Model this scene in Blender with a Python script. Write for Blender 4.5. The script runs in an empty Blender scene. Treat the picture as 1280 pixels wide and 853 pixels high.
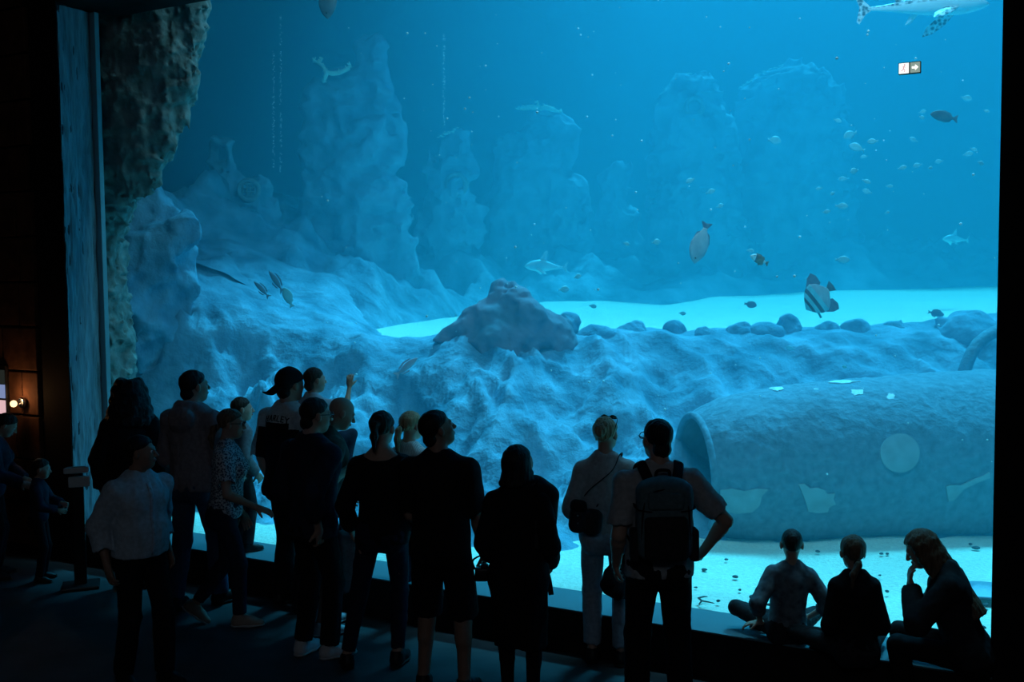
import bpy, bmesh, math, random
import numpy as np
from mathutils import Vector, Matrix
rng = np.random.default_rng(7); random.seed(7)
SC = bpy.context.scene; COL = SC.collection
R = math.radians
QUALITY = 1.0          # multiplies every voxel size of the sculpted meshes

# ------------------------------------------------------------------ scene objects
def tag(o, label=None, cat=None, group=None, kind=None):
    if label: o['label'] = label
    if cat: o['category'] = cat
    if group: o['group'] = group
    if kind: o['kind'] = kind
    return o
def empty(name, loc=(0, 0, 0), rz=0.0):
    o = bpy.data.objects.new(name, None); COL.objects.link(o)
    o.location = loc; o.rotation_euler = (0, 0, rz); o.empty_display_size = .1
    return o
def obj(name, me, mats, parent=None, smooth=True):
    o = bpy.data.objects.new(name, me); COL.objects.link(o)
    me.name = name
    if not isinstance(mats, (list, tuple)): mats = [mats]
    if not me.materials:
        for m in mats: me.materials.append(m)
    if smooth and len(me.polygons): me.polygons.foreach_set('use_smooth', [True] * len(me.polygons))
    if parent: o.parent = parent
    return o
def mesh_np(name, v, f, mi=None):
    """v n x 3, f m x 4 (or list of tuples) -> mesh"""
    me = bpy.data.meshes.new(name)
    if isinstance(f, np.ndarray):
        n, k = f.shape
        me.vertices.add(len(v)); me.vertices.foreach_set('co', np.asarray(v, np.float32).ravel())
        me.loops.add(n * k); me.loops.foreach_set('vertex_index', f.astype(np.int32).ravel())
        me.polygons.add(n); me.polygons.foreach_set('loop_start', np.arange(0, n * k, k, dtype=np.int32))
        if mi is not None: me.polygons.foreach_set('material_index', np.asarray(mi, np.int32))
        me.update(calc_edges=True); me.validate()
    else:
        me.from_pydata([tuple(map(float, p)) for p in v], [], [tuple(q) for q in f]); me.update()
        if mi is not None: me.polygons.foreach_set('material_index', list(mi))
    return me
class MB:
    """collects boxes, tubes, lathes and prisms into one mesh"""
    def __init__(s): s.v, s.f, s.m = [], [], []
    def add(s, v, f, m=0):
        b = len(s.v); s.v += [tuple(map(float, p)) for p in v]; s.f += [tuple(b + i for i in q) for q in f]; s.m += [m] * len(f)
    def box(s, c, d, M=None, m=0, bev=0.0):
        bm = bmesh.new(); bmesh.ops.create_cube(bm, size=1)
        for v in bm.verts: v.co = Vector((v.co.x * d[0], v.co.y * d[1], v.co.z * d[2]))
        if bev: bmesh.ops.bevel(bm, geom=bm.edges[:], offset=bev, segments=2, profile=.5, affect='EDGES')
        for v in bm.verts: v.co = v.co + Vector(c)
        if M is not None: bm.transform(M)
        bm.verts.index_update()
        s.add([v.co[:] for v in bm.verts], [[v.index for v in f.verts] for f in bm.faces], m); bm.free()
    def tube(s, pts, r, n=10, m=0, cap=True, flat=None):
        pts = [np.array(p, float) for p in pts]; N = len(pts)
        rr = [r] * N if np.isscalar(r) else list(r)
        V, Fc = [], []; up = None
        for i, p in enumerate(pts):
            t = pts[min(i + 1, N - 1)] - pts[max(i - 1, 0)]; t = t / (np.linalg.norm(t) + 1e-9)
            if up is None:
                up = np.array([0, 0, 1.]) if abs(t[2]) < .9 else np.array([1., 0, 0])
                if flat is not None: up = np.array(flat, float)
            a = np.cross(t, up); a /= np.linalg.norm(a) + 1e-9; b = np.cross(a, t); up = b
            fl = 1.0 if flat is None else .25
            for k in range(n):
                w = 2 * math.pi * k / n
                V.append(p + rr[i] * (math.cos(w) * a + math.sin(w) * b * fl))
        for i in range(N - 1):
            for k in range(n): Fc.append((i * n + k, i * n + (k + 1) % n, (i + 1) * n + (k + 1) % n, (i + 1) * n + k))
        if cap: Fc.append(tuple(range(n))[::-1]); Fc.append(tuple((N - 1) * n + k for k in range(n)))
        s.add(V, Fc, m)
    def lathe(s, prof, n=24, M=None, m=0):
        V, Fc = [], []
        for (r_, z) in prof:
            for k in range(n):
                w = 2 * math.pi * k / n; V.append((r_ * math.cos(w), r_ * math.sin(w), z))
        for i in range(len(prof) - 1):
            for k in range(n): Fc.append((i * n + k, i * n + (k + 1) % n, (i + 1) * n + (k + 1) % n, (i + 1) * n + k))
        Fc.append(tuple(range(n))[::-1]); Fc.append(tuple((len(prof) - 1) * n + k for k in range(n)))
        if M is not None: V = [M @ Vector(p) for p in V]
        s.add(V, Fc, m)
    def prism(s, poly, a, b, M=None, m=0):
        """poly in (x,z), extruded from y=a to y=b"""
        n = len(poly); V = [(x, a, z) for x, z in poly] + [(x, b, z) for x, z in poly]
        Fc = [tuple(range(n)), tuple(range(2 * n - 1, n - 1, -1))] + [(i, i + n, (i + 1) % n + n, (i + 1) % n) for i in range(n)]
        if M is not None: V = [M @ Vector(p) for p in V]
        s.add(V, Fc, m)
    def build(s, name, mats, parent=None, smooth=False):
        me = mesh_np(name, s.v, s.f, s.m)
        o = obj(name, me, mats, parent, smooth)
        return o

# ------------------------------------------------------------------ camera: the viewer stands on a raised tier
CAM_H, FPX, PITCH, ROLL = 2.62, 1300.0, R(3.57), R(0.55)
cam_d = bpy.data.cameras.new('camera'); cam = bpy.data.objects.new('camera', cam_d); COL.objects.link(cam)
fw = Vector((0, math.cos(PITCH), -math.sin(PITCH))); r0 = Vector((1, 0, 0)); u0 = r0.cross(fw)
rt = r0 * math.cos(ROLL) - u0 * math.sin(ROLL); upv = u0 * math.cos(ROLL) + r0 * math.sin(ROLL)
Mc = Matrix((rt, upv, -fw)).transposed().to_4x4(); Mc.translation = (0, 0, CAM_H)
cam.matrix_world = Mc; cam_d.sensor_width = 36; cam_d.lens = 36 * FPX / 1280; cam_d.clip_start = .05; cam_d.clip_end = 200
SC.camera = cam
def at(px, py, Y):
    """point of the place at depth Y that the photo shows at a pixel"""
    d = fw * FPX + rt * (px - 640) - upv * (py - 426.5)
    return Vector((0, 0, CAM_H)) + d * (Y / d.y)
def onz(px, py, z):
    d = fw * FPX + rt * (px - 640) - upv * (py - 426.5)
    return Vector((0, 0, CAM_H)) + d * ((z - CAM_H) / d.z)

# ------------------------------------------------------------------ numpy noise, distance fields, surface nets
_perm = np.random.default_rng(3).permutation(256).astype(np.int32); _perm = np.concatenate([_perm, _perm])
def vnoise(x, y, z):
    xi, yi, zi = np.floor(x).astype(np.int32), np.floor(y).astype(np.int32), np.floor(z).astype(np.int32)
    fx, fy, fz = x - xi, y - yi, z - zi
    fx, fy, fz = [t * t * (3 - 2 * t) for t in (fx, fy, fz)]
    xi &= 255; yi &= 255; zi &= 255; x1, y1, z1 = (xi + 1) & 255, (yi + 1) & 255, (zi + 1) & 255
    def h(a, b, c): return _perm[_perm[_perm[a] + b] + c] / 127.5 - 1.0
    def lp(a, b, t): return a + (b - a) * t
    return lp(lp(lp(h(xi, yi, zi), h(x1, yi, zi), fx), lp(h(xi, y1, zi), h(x1, y1, zi), fx), fy),
              lp(lp(h(xi, yi, z1), h(x1, yi, z1), fx), lp(h(xi, y1, z1), h(x1, y1, z1), fx), fy), fz)
def fbm(x, y, z, oct=4, gain=.5, ridged=False):
    s, a = 0, 1.0
    for i in range(oct):
        n = vnoise(x * 2**i + 17.3 * i, y * 2**i + 5.1 * i, z * 2**i + 9.7 * i)
        if ridged: n = .52 - 2 * np.abs(n)
        s = s + a * n; a *= gain
    return s

class Field:
    """signed distance field on a grid, primitives blended in by smooth minimum"""
    def __init__(s, lo, hi, vs):
        s.vs = vs; s.lo = np.array(lo, float) - 3 * vs; n = np.ceil((np.array(hi, float) - s.lo) / vs).astype(int) + 4
        s.n = n; s.d = np.full(n, 1.0, np.float32)
        s.ax = [s.lo[i] + vs * np.arange(n[i]) for i in range(3)]
    def sub(s, lo, hi):
        a = np.maximum(np.floor((np.array(lo) - s.lo) / s.vs).astype(int), 0)
        b = np.minimum(np.ceil((np.array(hi) - s.lo) / s.vs).astype(int) + 1, s.n)
        if (b <= a).any(): return None, None
        sl = tuple(slice(a[i], b[i]) for i in range(3))
        P = np.meshgrid(s.ax[0][sl[0]], s.ax[1][sl[1]], s.ax[2][sl[2]], indexing='ij', sparse=True)
        return sl, P
    def put(s, e, sl, k, op='add'):
        d = s.d[sl]
        if op == 'add':
            h = np.clip(.5 + .5 * (d - e) / k, 0, 1) if k > 0 else (d > e) * 1.0
            s.d[sl] = d + (e - d) * h - k * h * (1 - h)
        else:
            e = -e
            h = np.clip(.5 - .5 * (d - e) / k, 0, 1)
            s.d[sl] = d + (e - d) * h + k * h * (1 - h)
    def prim(s, p, off=0.0, k=None, op='add'):
        """p: dict(t='cone',a,b,ra,rb,k[,fl=(axis,scale)]) or dict(t='ell',c,r,M,k)"""
        k = p.get('k', .02) if k is None else k
        if p['t'] == 'cone':
            a, b, ra, rb = np.array(p['a'], float), np.array(p['b'], float), p['ra'] + off, p['rb'] + off
            m = max(ra, rb) * max(1, p.get('wide', 1)) + k + 2 * s.vs
            sl, P = s.sub(np.minimum(a, b) - m, np.maximum(a, b) + m)
            if sl is None: return
            ab = b - a; L = ab @ ab + 1e-12
            X, Y, Z = P[0] - a[0], P[1] - a[1], P[2] - a[2]
            t = np.clip((X * ab[0] + Y * ab[1] + Z * ab[2]) / L, 0, 1)
            dx, dy, dz = X - t * ab[0], Y - t * ab[1], Z - t * ab[2]
            if 'fax' in p:   # flattened along a direction: squash that component
                w = np.array(p['fax'], float); q = p['fsc']
                dd = dx * w[0] + dy * w[1] + dz * w[2]; f = (1 / q - 1) * dd
                dx, dy, dz = dx + f * w[0], dy + f * w[1], dz + f * w[2]
            e = np.sqrt(dx * dx + dy * dy + dz * dz) - (ra + t * (rb - ra))
            if 'fax' in p: e = e * .75
        else:
            c, r_ = np.array(p['c'], float), np.array(p['r'], float) + off; M = p.get('M')
            m = max(r_) + k + 2 * s.vs
            sl, P = s.sub(c - m, c + m)
            if sl is None: return
            X, Y, Z = P[0] - c[0], P[1] - c[1], P[2] - c[2]
            if M is not None:
                M = np.array(M); X, Y, Z = [X * M[0, i] + Y * M[1, i] + Z * M[2, i] for i in range(3)]
            k1 = np.sqrt((X / r_[0])**2 + (Y / r_[1])**2 + (Z / r_[2])**2)
            k2 = np.sqrt((X / r_[0]**2)**2 + (Y / r_[1]**2)**2 + (Z / r_[2]**2)**2) + 1e-9
            e = k1 * (k1 - 1) / k2
            if p.get('box'):
                qx, qy, qz = np.abs(X) - r_[0] + p['box'], np.abs(Y) - r_[1] + p['box'], np.abs(Z) - r_[2] + p['box']
                e = np.sqrt(np.maximum(qx, 0)**2 + np.maximum(qy, 0)**2 + np.maximum(qz, 0)**2) + np.minimum(np.maximum(np.maximum(qx, qy), qz), 0) - p['box']
        s.put(e, sl, k, op)
    def cut(s, n, p, k=.01):
        """keep the side where (x-p).n < 0"""
        n = np.array(n, float); n = n / np.linalg.norm(n)
        X, Y, Z = np.meshgrid(*s.ax, indexing='ij', sparse=True)
        e = (X - p[0]) * n[0] + (Y - p[1]) * n[1] + (Z - p[2]) * n[2]
        h = np.clip(.5 - .5 * (s.d - e) / k, 0, 1)
        s.d = (s.d + (e - s.d) * h + k * h * (1 - h)).astype(np.float32)
    def noise(s, amp, freq, oct=3, ridged=False, st=(1, 1, 1)):
        m = np.abs(s.d) < amp * 3 + 2 * s.vs
        I = np.nonzero(m)
        x, y, z = [s.ax[i][I[i]] * freq * st[i] for i in range(3)]
        s.d[I] -= (amp * fbm(x, y, z, oct, .5, ridged)).astype(np.float32)
    def mesh(s):
        return nets(s.d, s.lo, s.vs)
def nets(d, lo, vs):
    ins = d < 0; nx, ny, nz = d.shape
    c = ins[:-1, :-1, :-1].astype(np.int8)
    tot = np.zeros((nx - 1, ny - 1, nz - 1), np.int8)
    for i in (0, 1):
        for j in (0, 1):
            for k in (0, 1): tot += ins[i:nx - 1 + i, j:ny - 1 + j, k:nz - 1 + k]
    act = (tot > 0) & (tot < 8); I = np.nonzero(act)
    idx = np.full(act.shape, -1, np.int32); idx[I] = np.arange(len(I[0]))
    D = {}
    for i in (0, 1):
        for j in (0, 1):
            for k in (0, 1): D[i, j, k] = d[I[0] + i, I[1] + j, I[2] + k]
    acc = np.zeros((len(I[0]), 3)); cnt = np.zeros(len(I[0]))
    cs = list(D)
    for a in cs:
        for ax in range(3):
            if a[ax] == 0:
                b = list(a); b[ax] = 1; b = tuple(b)
                da, db = D[a], D[b]; x = (da < 0) != (db < 0)
                t = np.where(x, da / np.where(x, da - db, 1), 0)
                p = np.zeros((len(t), 3)); p[:] = a; p[:, ax] = t
                acc[x] += p[x]; cnt[x] += 1
    V = np.stack(I, 1) + acc / np.maximum(cnt, 1)[:, None]
    V = V * vs + lo
    Q = []
    for ax in range(3):
        sa = [slice(1, -1)] * 3; sa[ax] = slice(0, -1); sb = list(sa); sb[ax] = slice(1, None)
        A, B = ins[tuple(sa)], ins[tuple(sb)]
        for sgn in (0, 1):
            e = np.nonzero((A & ~B) if sgn == 0 else (~A & B))
            g = [e[i] + (0 if i == ax else 1) for i in range(3)]
            u, w = [(1, 2), (2, 0), (0, 1)][ax]
            q = []
            for (du, dw) in ((0, 0), (-1, 0), (-1, -1), (0, -1)):
                h = list(g); h[u] = g[u] + du; h[w] = g[w] + dw
                q.append(idx[h[0], h[1], h[2]])
            q = np.stack(q, 1)
            if sgn: q = q[:, ::-1]
            Q.append(q)
    return V, np.concatenate(Q)

# ------------------------------------------------------------------ procedural materials
def mat(name, col, rough=.7, var=.15, scale=12.0, bump=.2, spec=.3, metal=0.0, col2=None, kind='noise', detail=5, stretch=(1, 1, 1), sheen=0.0, bdist=.01):
    m = bpy.data.materials.new(name); m.use_nodes = True; nt = m.node_tree; N, L = nt.nodes, nt.links
    b = N['Principled BSDF']; b.inputs['Roughness'].default_value = rough; b.inputs['Metallic'].default_value = metal
    b.inputs['Specular IOR Level'].default_value = spec
    if sheen: b.inputs['Sheen Weight'].default_value = sheen
    tc = N.new('ShaderNodeTexCoord'); mp = N.new('ShaderNodeMapping'); L.new(tc.outputs['Object'], mp.inputs['Vector'])
    mp.inputs['Scale'].default_value = stretch
    if kind == 'voronoi':
        tx = N.new('ShaderNodeTexVoronoi'); tx.inputs['Scale'].default_value = scale; fac = tx.outputs['Distance']
    elif kind == 'wave':
        tx = N.new('ShaderNodeTexWave'); tx.inputs['Scale'].default_value = scale; tx.inputs['Distortion'].default_value = 4; fac = tx.outputs['Fac']
    else:
        tx = N.new('ShaderNodeTexNoise'); tx.inputs['Scale'].default_value = scale; tx.inputs['Detail'].default_value = detail; fac = tx.outputs['Fac']
    L.new(mp.outputs['Vector'], tx.inputs['Vector'])
    rp = N.new('ShaderNodeValToRGB'); L.new(fac, rp.inputs['Fac'])
    c2 = col2 or tuple(min(1, c * (1 + var)) for c in col); c1 = col if col2 else tuple(c * (1 - var) for c in col)
    rp.color_ramp.elements[0].position = .3; rp.color_ramp.elements[1].position = .7
    rp.color_ramp.elements[0].color = (*c1, 1); rp.color_ramp.elements[1].color = (*c2, 1)
    L.new(rp.outputs['Color'], b.inputs['Base Color'])
    if bump:
        bp = N.new('ShaderNodeBump'); bp.inputs['Strength'].default_value = bump; bp.inputs['Distance'].default_value = bdist
        L.new(fac, bp.inputs['Height']); L.new(bp.outputs['Normal'], b.inputs['Normal'])
    return m
def glow(name, col, strength):
    m = bpy.data.materials.new(name); m.use_nodes = True; nt = m.node_tree; nt.nodes.clear()
    o = nt.nodes.new('ShaderNodeOutputMaterial'); e = nt.nodes.new('ShaderNodeEmission')
    e.inputs['Color'].default_value = (*col, 1); e.inputs['Strength'].default_value = strength
    nt.links.new(e.outputs[0], o.inputs['Surface']); return m
# ------------------------------------------------------------------ window frame of reference: u along the glass, v into the tank
GA = math.atan(.55); GD = np.array([math.cos(GA), -math.sin(GA)]); GN = np.array([math.sin(GA), math.cos(GA)]); G0 = np.array([0, 7.74])
def W(u, v, z):
    q = G0 + GD * u + GN * v; return Vector((q[0], q[1], z))
def uv_of(X, Y):
    return (X * GD[0] + (Y - G0[1]) * GD[1], X * GN[0] + (Y - G0[1]) * GN[1])
MW = Matrix.Translation((G0[0], G0[1], 0)) @ Matrix.Rotation(-GA, 4, 'Z')      # local (u, v, z) -> world
UL, UR, ZB, ZT = -4.40, 3.32, .30, 5.10          # window opening
def wbox(mb, u0, u1, v0, v1, z0, z1, m=0, bev=0): mb.box(((u0 + u1) / 2, (v0 + v1) / 2, (z0 + z1) / 2), (u1 - u0, v1 - v0, z1 - z0), MW, m, bev)

# ------------------------------------------------------------------ materials of the place
M = {}
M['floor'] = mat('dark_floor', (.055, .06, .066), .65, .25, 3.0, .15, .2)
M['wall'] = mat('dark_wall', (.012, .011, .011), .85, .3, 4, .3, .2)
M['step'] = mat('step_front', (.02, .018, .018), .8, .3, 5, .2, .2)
M['ledge'] = mat('painted_ledge', (.10, .21, .24), .55, .08, 2, .05, .3)
M['stucco'] = mat('rough_carved_render', (.20, .34, .40), .8, .3, 22, .9, .25, detail=8, stretch=(1, 1, .14), bdist=.03)
M['seal'] = mat('window_seal', (.22, .42, .46), .5, .05, 3, 0, .4)
M['brown_wall'] = mat('brown_stone_cladding', (.10, .045, .025), .8, .4, 6, .5, .2, bdist=.03)
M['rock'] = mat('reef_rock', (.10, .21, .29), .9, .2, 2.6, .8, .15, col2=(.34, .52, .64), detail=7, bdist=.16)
M['rock_fine'] = mat('old_reef_rock', (.17, .19, .20), .9, .2, 5, .9, .15, col2=(.40, .42, .42), detail=10, bdist=.06)
M['near_rock'] = mat('mossy_rock', (.16, .18, .15), .9, .2, 7, .9, .15, col2=(.44, .43, .38), detail=10, bdist=.05)
M['sand'] = mat('white_sand', (.78, .72, .58), .95, .1, 30, .8, .1, col2=(.95, .90, .74), detail=8, bdist=.02)
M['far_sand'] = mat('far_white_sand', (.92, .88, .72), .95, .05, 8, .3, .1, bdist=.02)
M['tankwall'] = mat('tank_wall', (.03, .10, .16), .9, .1, 1, 0, .1)
M['crust'] = mat('pale_coral_crust', (.75, .85, .8), .8, .1, 20, .2, .2)
M['coral'] = mat('pale_branching_coral', (.85, .9, .75), .8, .1, 20, .2, .2)
M['wreck'] = mat('encrusted_metal', (.16, .25, .31), .9, .2, 15, .5, .15, col2=(.26, .38, .46), detail=12, bdist=.05)
M['wreck_in'] = mat('wreck_inside', (.35, .42, .46), .9, .2, 6, .3, .1)
M['pale'] = mat('pale_disc', (.40, .48, .50), .7, .15, 8, .3, .2)
M['pinkrock'] = mat('pinkish_algae_rock', (.15, .19, .23), .9, .2, 1.8, .9, .15, col2=(.42, .27, .32), detail=8, bdist=.08)
M['pale_plate'] = mat('pale_plate', (.72, .78, .78), .5, .05, 10, 0, .3)
M['pebble'] = mat('dark_pebble', (.07, .09, .09), .8, .3, 20, .3, .2)
M['white'] = mat('white_sediment', (.9, .92, .9), .9, .05, 20, .3, .1)

# ------------------------------------------------------------------ hall: floor, step with ledge, walls, window
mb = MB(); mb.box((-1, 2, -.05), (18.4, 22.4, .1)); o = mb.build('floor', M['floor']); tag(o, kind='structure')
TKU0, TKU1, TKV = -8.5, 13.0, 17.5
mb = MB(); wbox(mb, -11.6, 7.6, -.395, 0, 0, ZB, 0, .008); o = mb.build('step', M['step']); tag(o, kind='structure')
mb = MB(); wbox(mb, UL, UR, -.405, .02, ZB, ZB + .012, 0, .003); o = mb.build('trim_1', M['ledge']); tag(o, kind='structure')
# front wall with the window opening (the hall side is flush with the step front)
mb = MB()
wbox(mb, -11.6, UL - .02, -.40, .03, ZB, 7.0); wbox(mb, UR + .02, 7.6, -.40, .25, ZB, 7.0); wbox(mb, UL - .02, UR + .02, -.40, .25, ZT + .02, 7.0)
wbox(mb, -11.6, UL - .02, 0, .03, 0, ZB); wbox(mb, UR + .02, 7.6, 0, .25, 0, ZB)
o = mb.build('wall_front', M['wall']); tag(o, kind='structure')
# carved reveal on the left side of the window, pale seal along the glass
n = 420; V, Fq = [], []
ny = 44
for i in range(n + 1):
    for j in range(ny + 1):
        z = ZB + (ZT - ZB) * i / n; v = -.40 + .345 * j / ny
        V.append((v, z))
for i in range(n):
    for j in range(ny):
        a = i * (ny + 1) + j; Fq.append((a, a + 1, a + ny + 2, a + ny + 1))
_vz = np.array(V); _q = fbm(_vz[:, 0] * 34, _vz[:, 1] * 5.5, _vz[:, 0] * 0 + 1, 4)
V = [W(UL - .014 + .008 * q, v, z) for (v, z), q in zip(V, _q)]
b = len(V)
for (v, z) in ((-.40, ZB), (-.055, ZB), (-.055, ZT), (-.40, ZT)): V.append(W(UL - .02, v, z))
Fq.append((b, b + 3, b + 2, b + 1))
o = obj('trim_2', mesh_np('trim_2', V, Fq), M['stucco']); tag(o, kind='structure')
mb = MB(); wbox(mb, UL - .02, UL + .055, -.055, -.004, ZB, ZT, 0, .006); o = mb.build('trim_3', M['seal']); tag(o, kind='structure')
mb = MB(); wbox(mb, UR - .012, UR + .02, -.40, 0, ZB, ZT); o = mb.build('trim_4', M['wall']); tag(o, kind='structure')
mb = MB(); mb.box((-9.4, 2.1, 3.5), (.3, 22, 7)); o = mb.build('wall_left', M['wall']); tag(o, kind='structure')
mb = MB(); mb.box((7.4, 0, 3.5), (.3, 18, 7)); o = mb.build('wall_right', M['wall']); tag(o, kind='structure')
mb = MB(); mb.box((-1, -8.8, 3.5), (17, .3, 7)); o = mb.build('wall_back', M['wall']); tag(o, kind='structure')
mb = MB(); mb.v = []; pts = [W(-11.6, .25, 0), W(7.6, .25, 0), Vector((7.6, -9, 0)), Vector((-10.4, -9, 0))]
bm = bmesh.new(); f = bm.faces.new([bm.verts.new((p.x, p.y, 6.9)) for p in pts]); e = bmesh.ops.extrude_face_region(bm, geom=[f])
for g in e['geom']:
    if isinstance(g, bmesh.types.BMVert): g.co.z += .25
bmesh.ops.recalc_face_normals(bm, faces=bm.faces); me = bpy.data.meshes.new('ceiling'); bm.to_mesh(me); bm.free()
o = obj('ceiling', me, M['wall'], smooth=False); tag(o, kind='structure')
# acrylic pane
m = bpy.data.materials.new('clear_acrylic'); m.use_nodes = True; nt = m.node_tree; nt.nodes.clear()
a = nt.nodes.new('ShaderNodeOutputMaterial'); t = nt.nodes.new('ShaderNodeBsdfTransparent'); t.inputs['Color'].default_value = (.95, .98, .985, 1)
nt.links.new(t.outputs[0], a.inputs['Surface']); M['acrylic'] = m
mb = MB(); wbox(mb, UL, UR, 0, .03, ZB + .012, ZT + .02); o = mb.build('window_1', M['acrylic']); tag(o, kind='structure')

# ------------------------------------------------------------------ tank shell, water, added shade decks
TZ = 9.2
mb = MB(); wbox(mb, TKU0, TKU1, TKV, TKV + .2, -.6, TZ); o = mb.build('tank_wall_back', M['tankwall']); tag(o, kind='structure')
mb = MB(); wbox(mb, TKU0 - .2, TKU0, 0, TKV, -.6, TZ); o = mb.build('tank_wall_left', M['tankwall']); tag(o, kind='structure')
mb = MB(); wbox(mb, TKU1, TKU1 + .2, 0, TKV, -.6, TZ); o = mb.build('tank_wall_right', M['tankwall']); tag(o, kind='structure')
mb = MB(); wbox(mb, TKU0, -8.4, .05, .25, -.6, TZ); wbox(mb, 7.6, TKU1, .05, .25, -.6, TZ); wbox(mb, TKU0, TKU1, .05, .25, 7.0, TZ); o = mb.build('tank_wall_front', M['tankwall']); tag(o, kind='structure')
mb = MB(); wbox(mb, TKU0, TKU1, .26, TKV, -.7, -.6); o = mb.build('tank_floor', M['tankwall']); tag(o, kind='structure')
WATER = dict(scatter=.092, scol=(.10, .74, 1.0), absorb=.11, acol=(.0, .82, .93), g=-.4)
m = bpy.data.materials.new('water_haze'); m.use_nodes = True; nt = m.node_tree; nt.nodes.clear()
a = nt.nodes.new('ShaderNodeOutputMaterial'); s = nt.nodes.new('ShaderNodeVolumeScatter'); b = nt.nodes.new('ShaderNodeVolumeAbsorption'); c = nt.nodes.new('ShaderNodeAddShader')
s.inputs['Color'].default_value = (*WATER['scol'], 1); s.inputs['Density'].default_value = WATER['scatter']; s.inputs['Anisotropy'].default_value = WATER['g']
b.inputs['Color'].default_value = (*WATER['acol'], 1); b.inputs['Density'].default_value = WATER['absorb']
nt.links.new(s.outputs[0], c.inputs[0]); nt.links.new(b.outputs[0], c.inputs[1]); nt.links.new(c.outputs[0], a.inputs['Volume']); M['water'] = m
mb = MB(); wbox(mb, TKU0 + .02, TKU1 - .02, .035, TKV - .02, -.58, TZ - .2); o = mb.build('water', m); tag(o, kind='structure')
# unseen decks added to shade the water, along the glass and at left
mb = MB(); wbox(mb, TKU0 - .2, TKU1 + .2, -.0, 5.35, TZ + .05, TZ + .2); wbox(mb, TKU0 - .2, -5.3, 5.35, TKV + .2, TZ + .05, TZ + .2); o = mb.build('tank_shade_deck', M['tankwall']); tag(o, kind='structure')

# ------------------------------------------------------------------ light
SC.view_settings.view_transform = 'Standard'; SC.view_settings.look = 'None'; SC.view_settings.gamma = 1; SC.view_settings.exposure = 0
SC.view_settings.use_curve_mapping = False
w = bpy.data.worlds.new('world'); SC.world = w; w.use_nodes = True; w.node_tree.nodes['Background'].inputs['Color'].default_value = (.1, .2, .4, 1); w.node_tree.nodes['Background'].inputs['Strength'].default_value = .0
def lamp(name, kind, energy, col, loc=(0, 0, 0), direction=(0, 0, -1), **k):
    l = bpy.data.lights.new(name, kind); l.energy = energy; l.color = col
    for a_, b_ in k.items(): setattr(l, a_, b_)
    o = bpy.data.objects.new(name, l); COL.objects.link(o); o.location = loc
    o.rotation_euler = Vector(direction).to_track_quat('-Z', 'Y').to_euler(); return o
sd = -GN * .60
lamp('skylight', 'SUN', 15.5, (.06, .54, .98), direction=(sd[0], sd[1], -1), angle=R(11))
zd = Vector((-GN[0] * .45, -GN[1] * .45, 1)).normalized(); xd = Vector((GD[0], GD[1], 0)); yd = zd.cross(xd)
fl = lamp('added_front_fill', 'AREA', 600, (.24, .56, .80), shape='RECTANGLE', size=5.5, size_y=.4); fl.matrix_world = Matrix.Translation(W(1.9, .9, 8.75)) @ Matrix((xd, yd, zd)).transposed().to_4x4()  # unseen fill strip added above the glass to brighten fish, sand and rock fronts
hl = lamp('hall_light', 'AREA', 28, (.72, .84, 1.0), loc=(-1.0, -4.5, 6.4), direction=(0, .9, -.5), shape='RECTANGLE', size=5, size_y=1.5)
SC.render.engine = 'CYCLES'
SC.cycles.max_bounces = 8; SC.cycles.volume_bounces = 1; SC.cycles.diffuse_bounces = 3; SC.cycles.transparent_max_bounces = 16
SC.cycles.use_denoising = True; SC.cycles.sample_clamp_indirect = 6
# ------------------------------------------------------------------ reef: sand, ridge, plateau, back slope (one landform each)
def sand_edge(X): return np.where(X > 0, 8.72 + .13 * X, 8.72 - .50 * X)         # depth at which the near sand meets the rock
_cx, _cz, _cy = [], [], []
for (px, py, Y) in ((90, 300, 12.6), (160, 330, 12.5), (235, 352, 12.3), (300, 378, 12.3), (350, 398, 12.3), (450, 415, 12.3), (500, 424, 12.3), (560, 418, 12.2), (640, 412, 12.2), (715, 414, 12.3), (780, 410, 12.4), (860, 413, 12.4), (950, 409, 12.4), (1050, 408, 12.4), (1150, 404, 12.3), (1240, 391, 12.2), (1400, 385, 12.2)):
    p = at(px, py, Y); _cx.append(p.x); _cz.append(p.z); _cy.append(p.y)
def crest(X): return np.interp(X, _cx, _cz), np.interp(X, _cx, _cy)
def sm(a, b, x):
    t = np.clip((x - a) / (b - a), 0, 1); return t * t * (3 - 2 * t)
def grid_mesh(name, x0, x1, y0, y1, st, hf, keep=None):
    xs = np.arange(x0, x1 + st, st); ys = np.arange(y0, y1 + st, st)
    X, Y = np.meshgrid(xs, ys, indexing='ij'); X = X.ravel(); Y = Y.ravel(); Z = hf(X, Y)
    nx, ny = len(xs), len(ys); I = np.arange(nx * ny).reshape(nx, ny)
    F = np.stack([I[:-1, :-1], I[1:, :-1], I[1:, 1:], I[:-1, 1:]], -1).reshape(-1, 4)
    if keep is not None:
        k = keep(X, Y)[F].all(1); F = F[k]
        used = np.unique(F); mp = np.full(len(X), -1); mp[used] = np.arange(len(used)); X, Y, Z = X[used], Y[used], Z[used]; F = mp[F]
    return mesh_np(name, np.stack([X, Y, Z], 1), F)
def inside(X, Y, v0=.05):
    u, v = uv_of(X, Y); return (v > v0) & (v < TKV - .05) & (u > TKU0 + .05) & (u < TKU1 - .05)
def sand_h(X, Y):
    return .26 + .02 * fbm(X * .9, Y * .9, X * 0, 3) + .008 * fbm(X * 5, Y * 5, X * 0, 2) - .02
o = obj('sand_bed', grid_mesh('sand_bed', -8, 9, 5.0, 13.5, .05, sand_h, lambda X, Y: inside(X, Y, .04) & (Y < sand_edge(X) + 1.3)), M['sand'])
tag(o, kind='structure')
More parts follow.
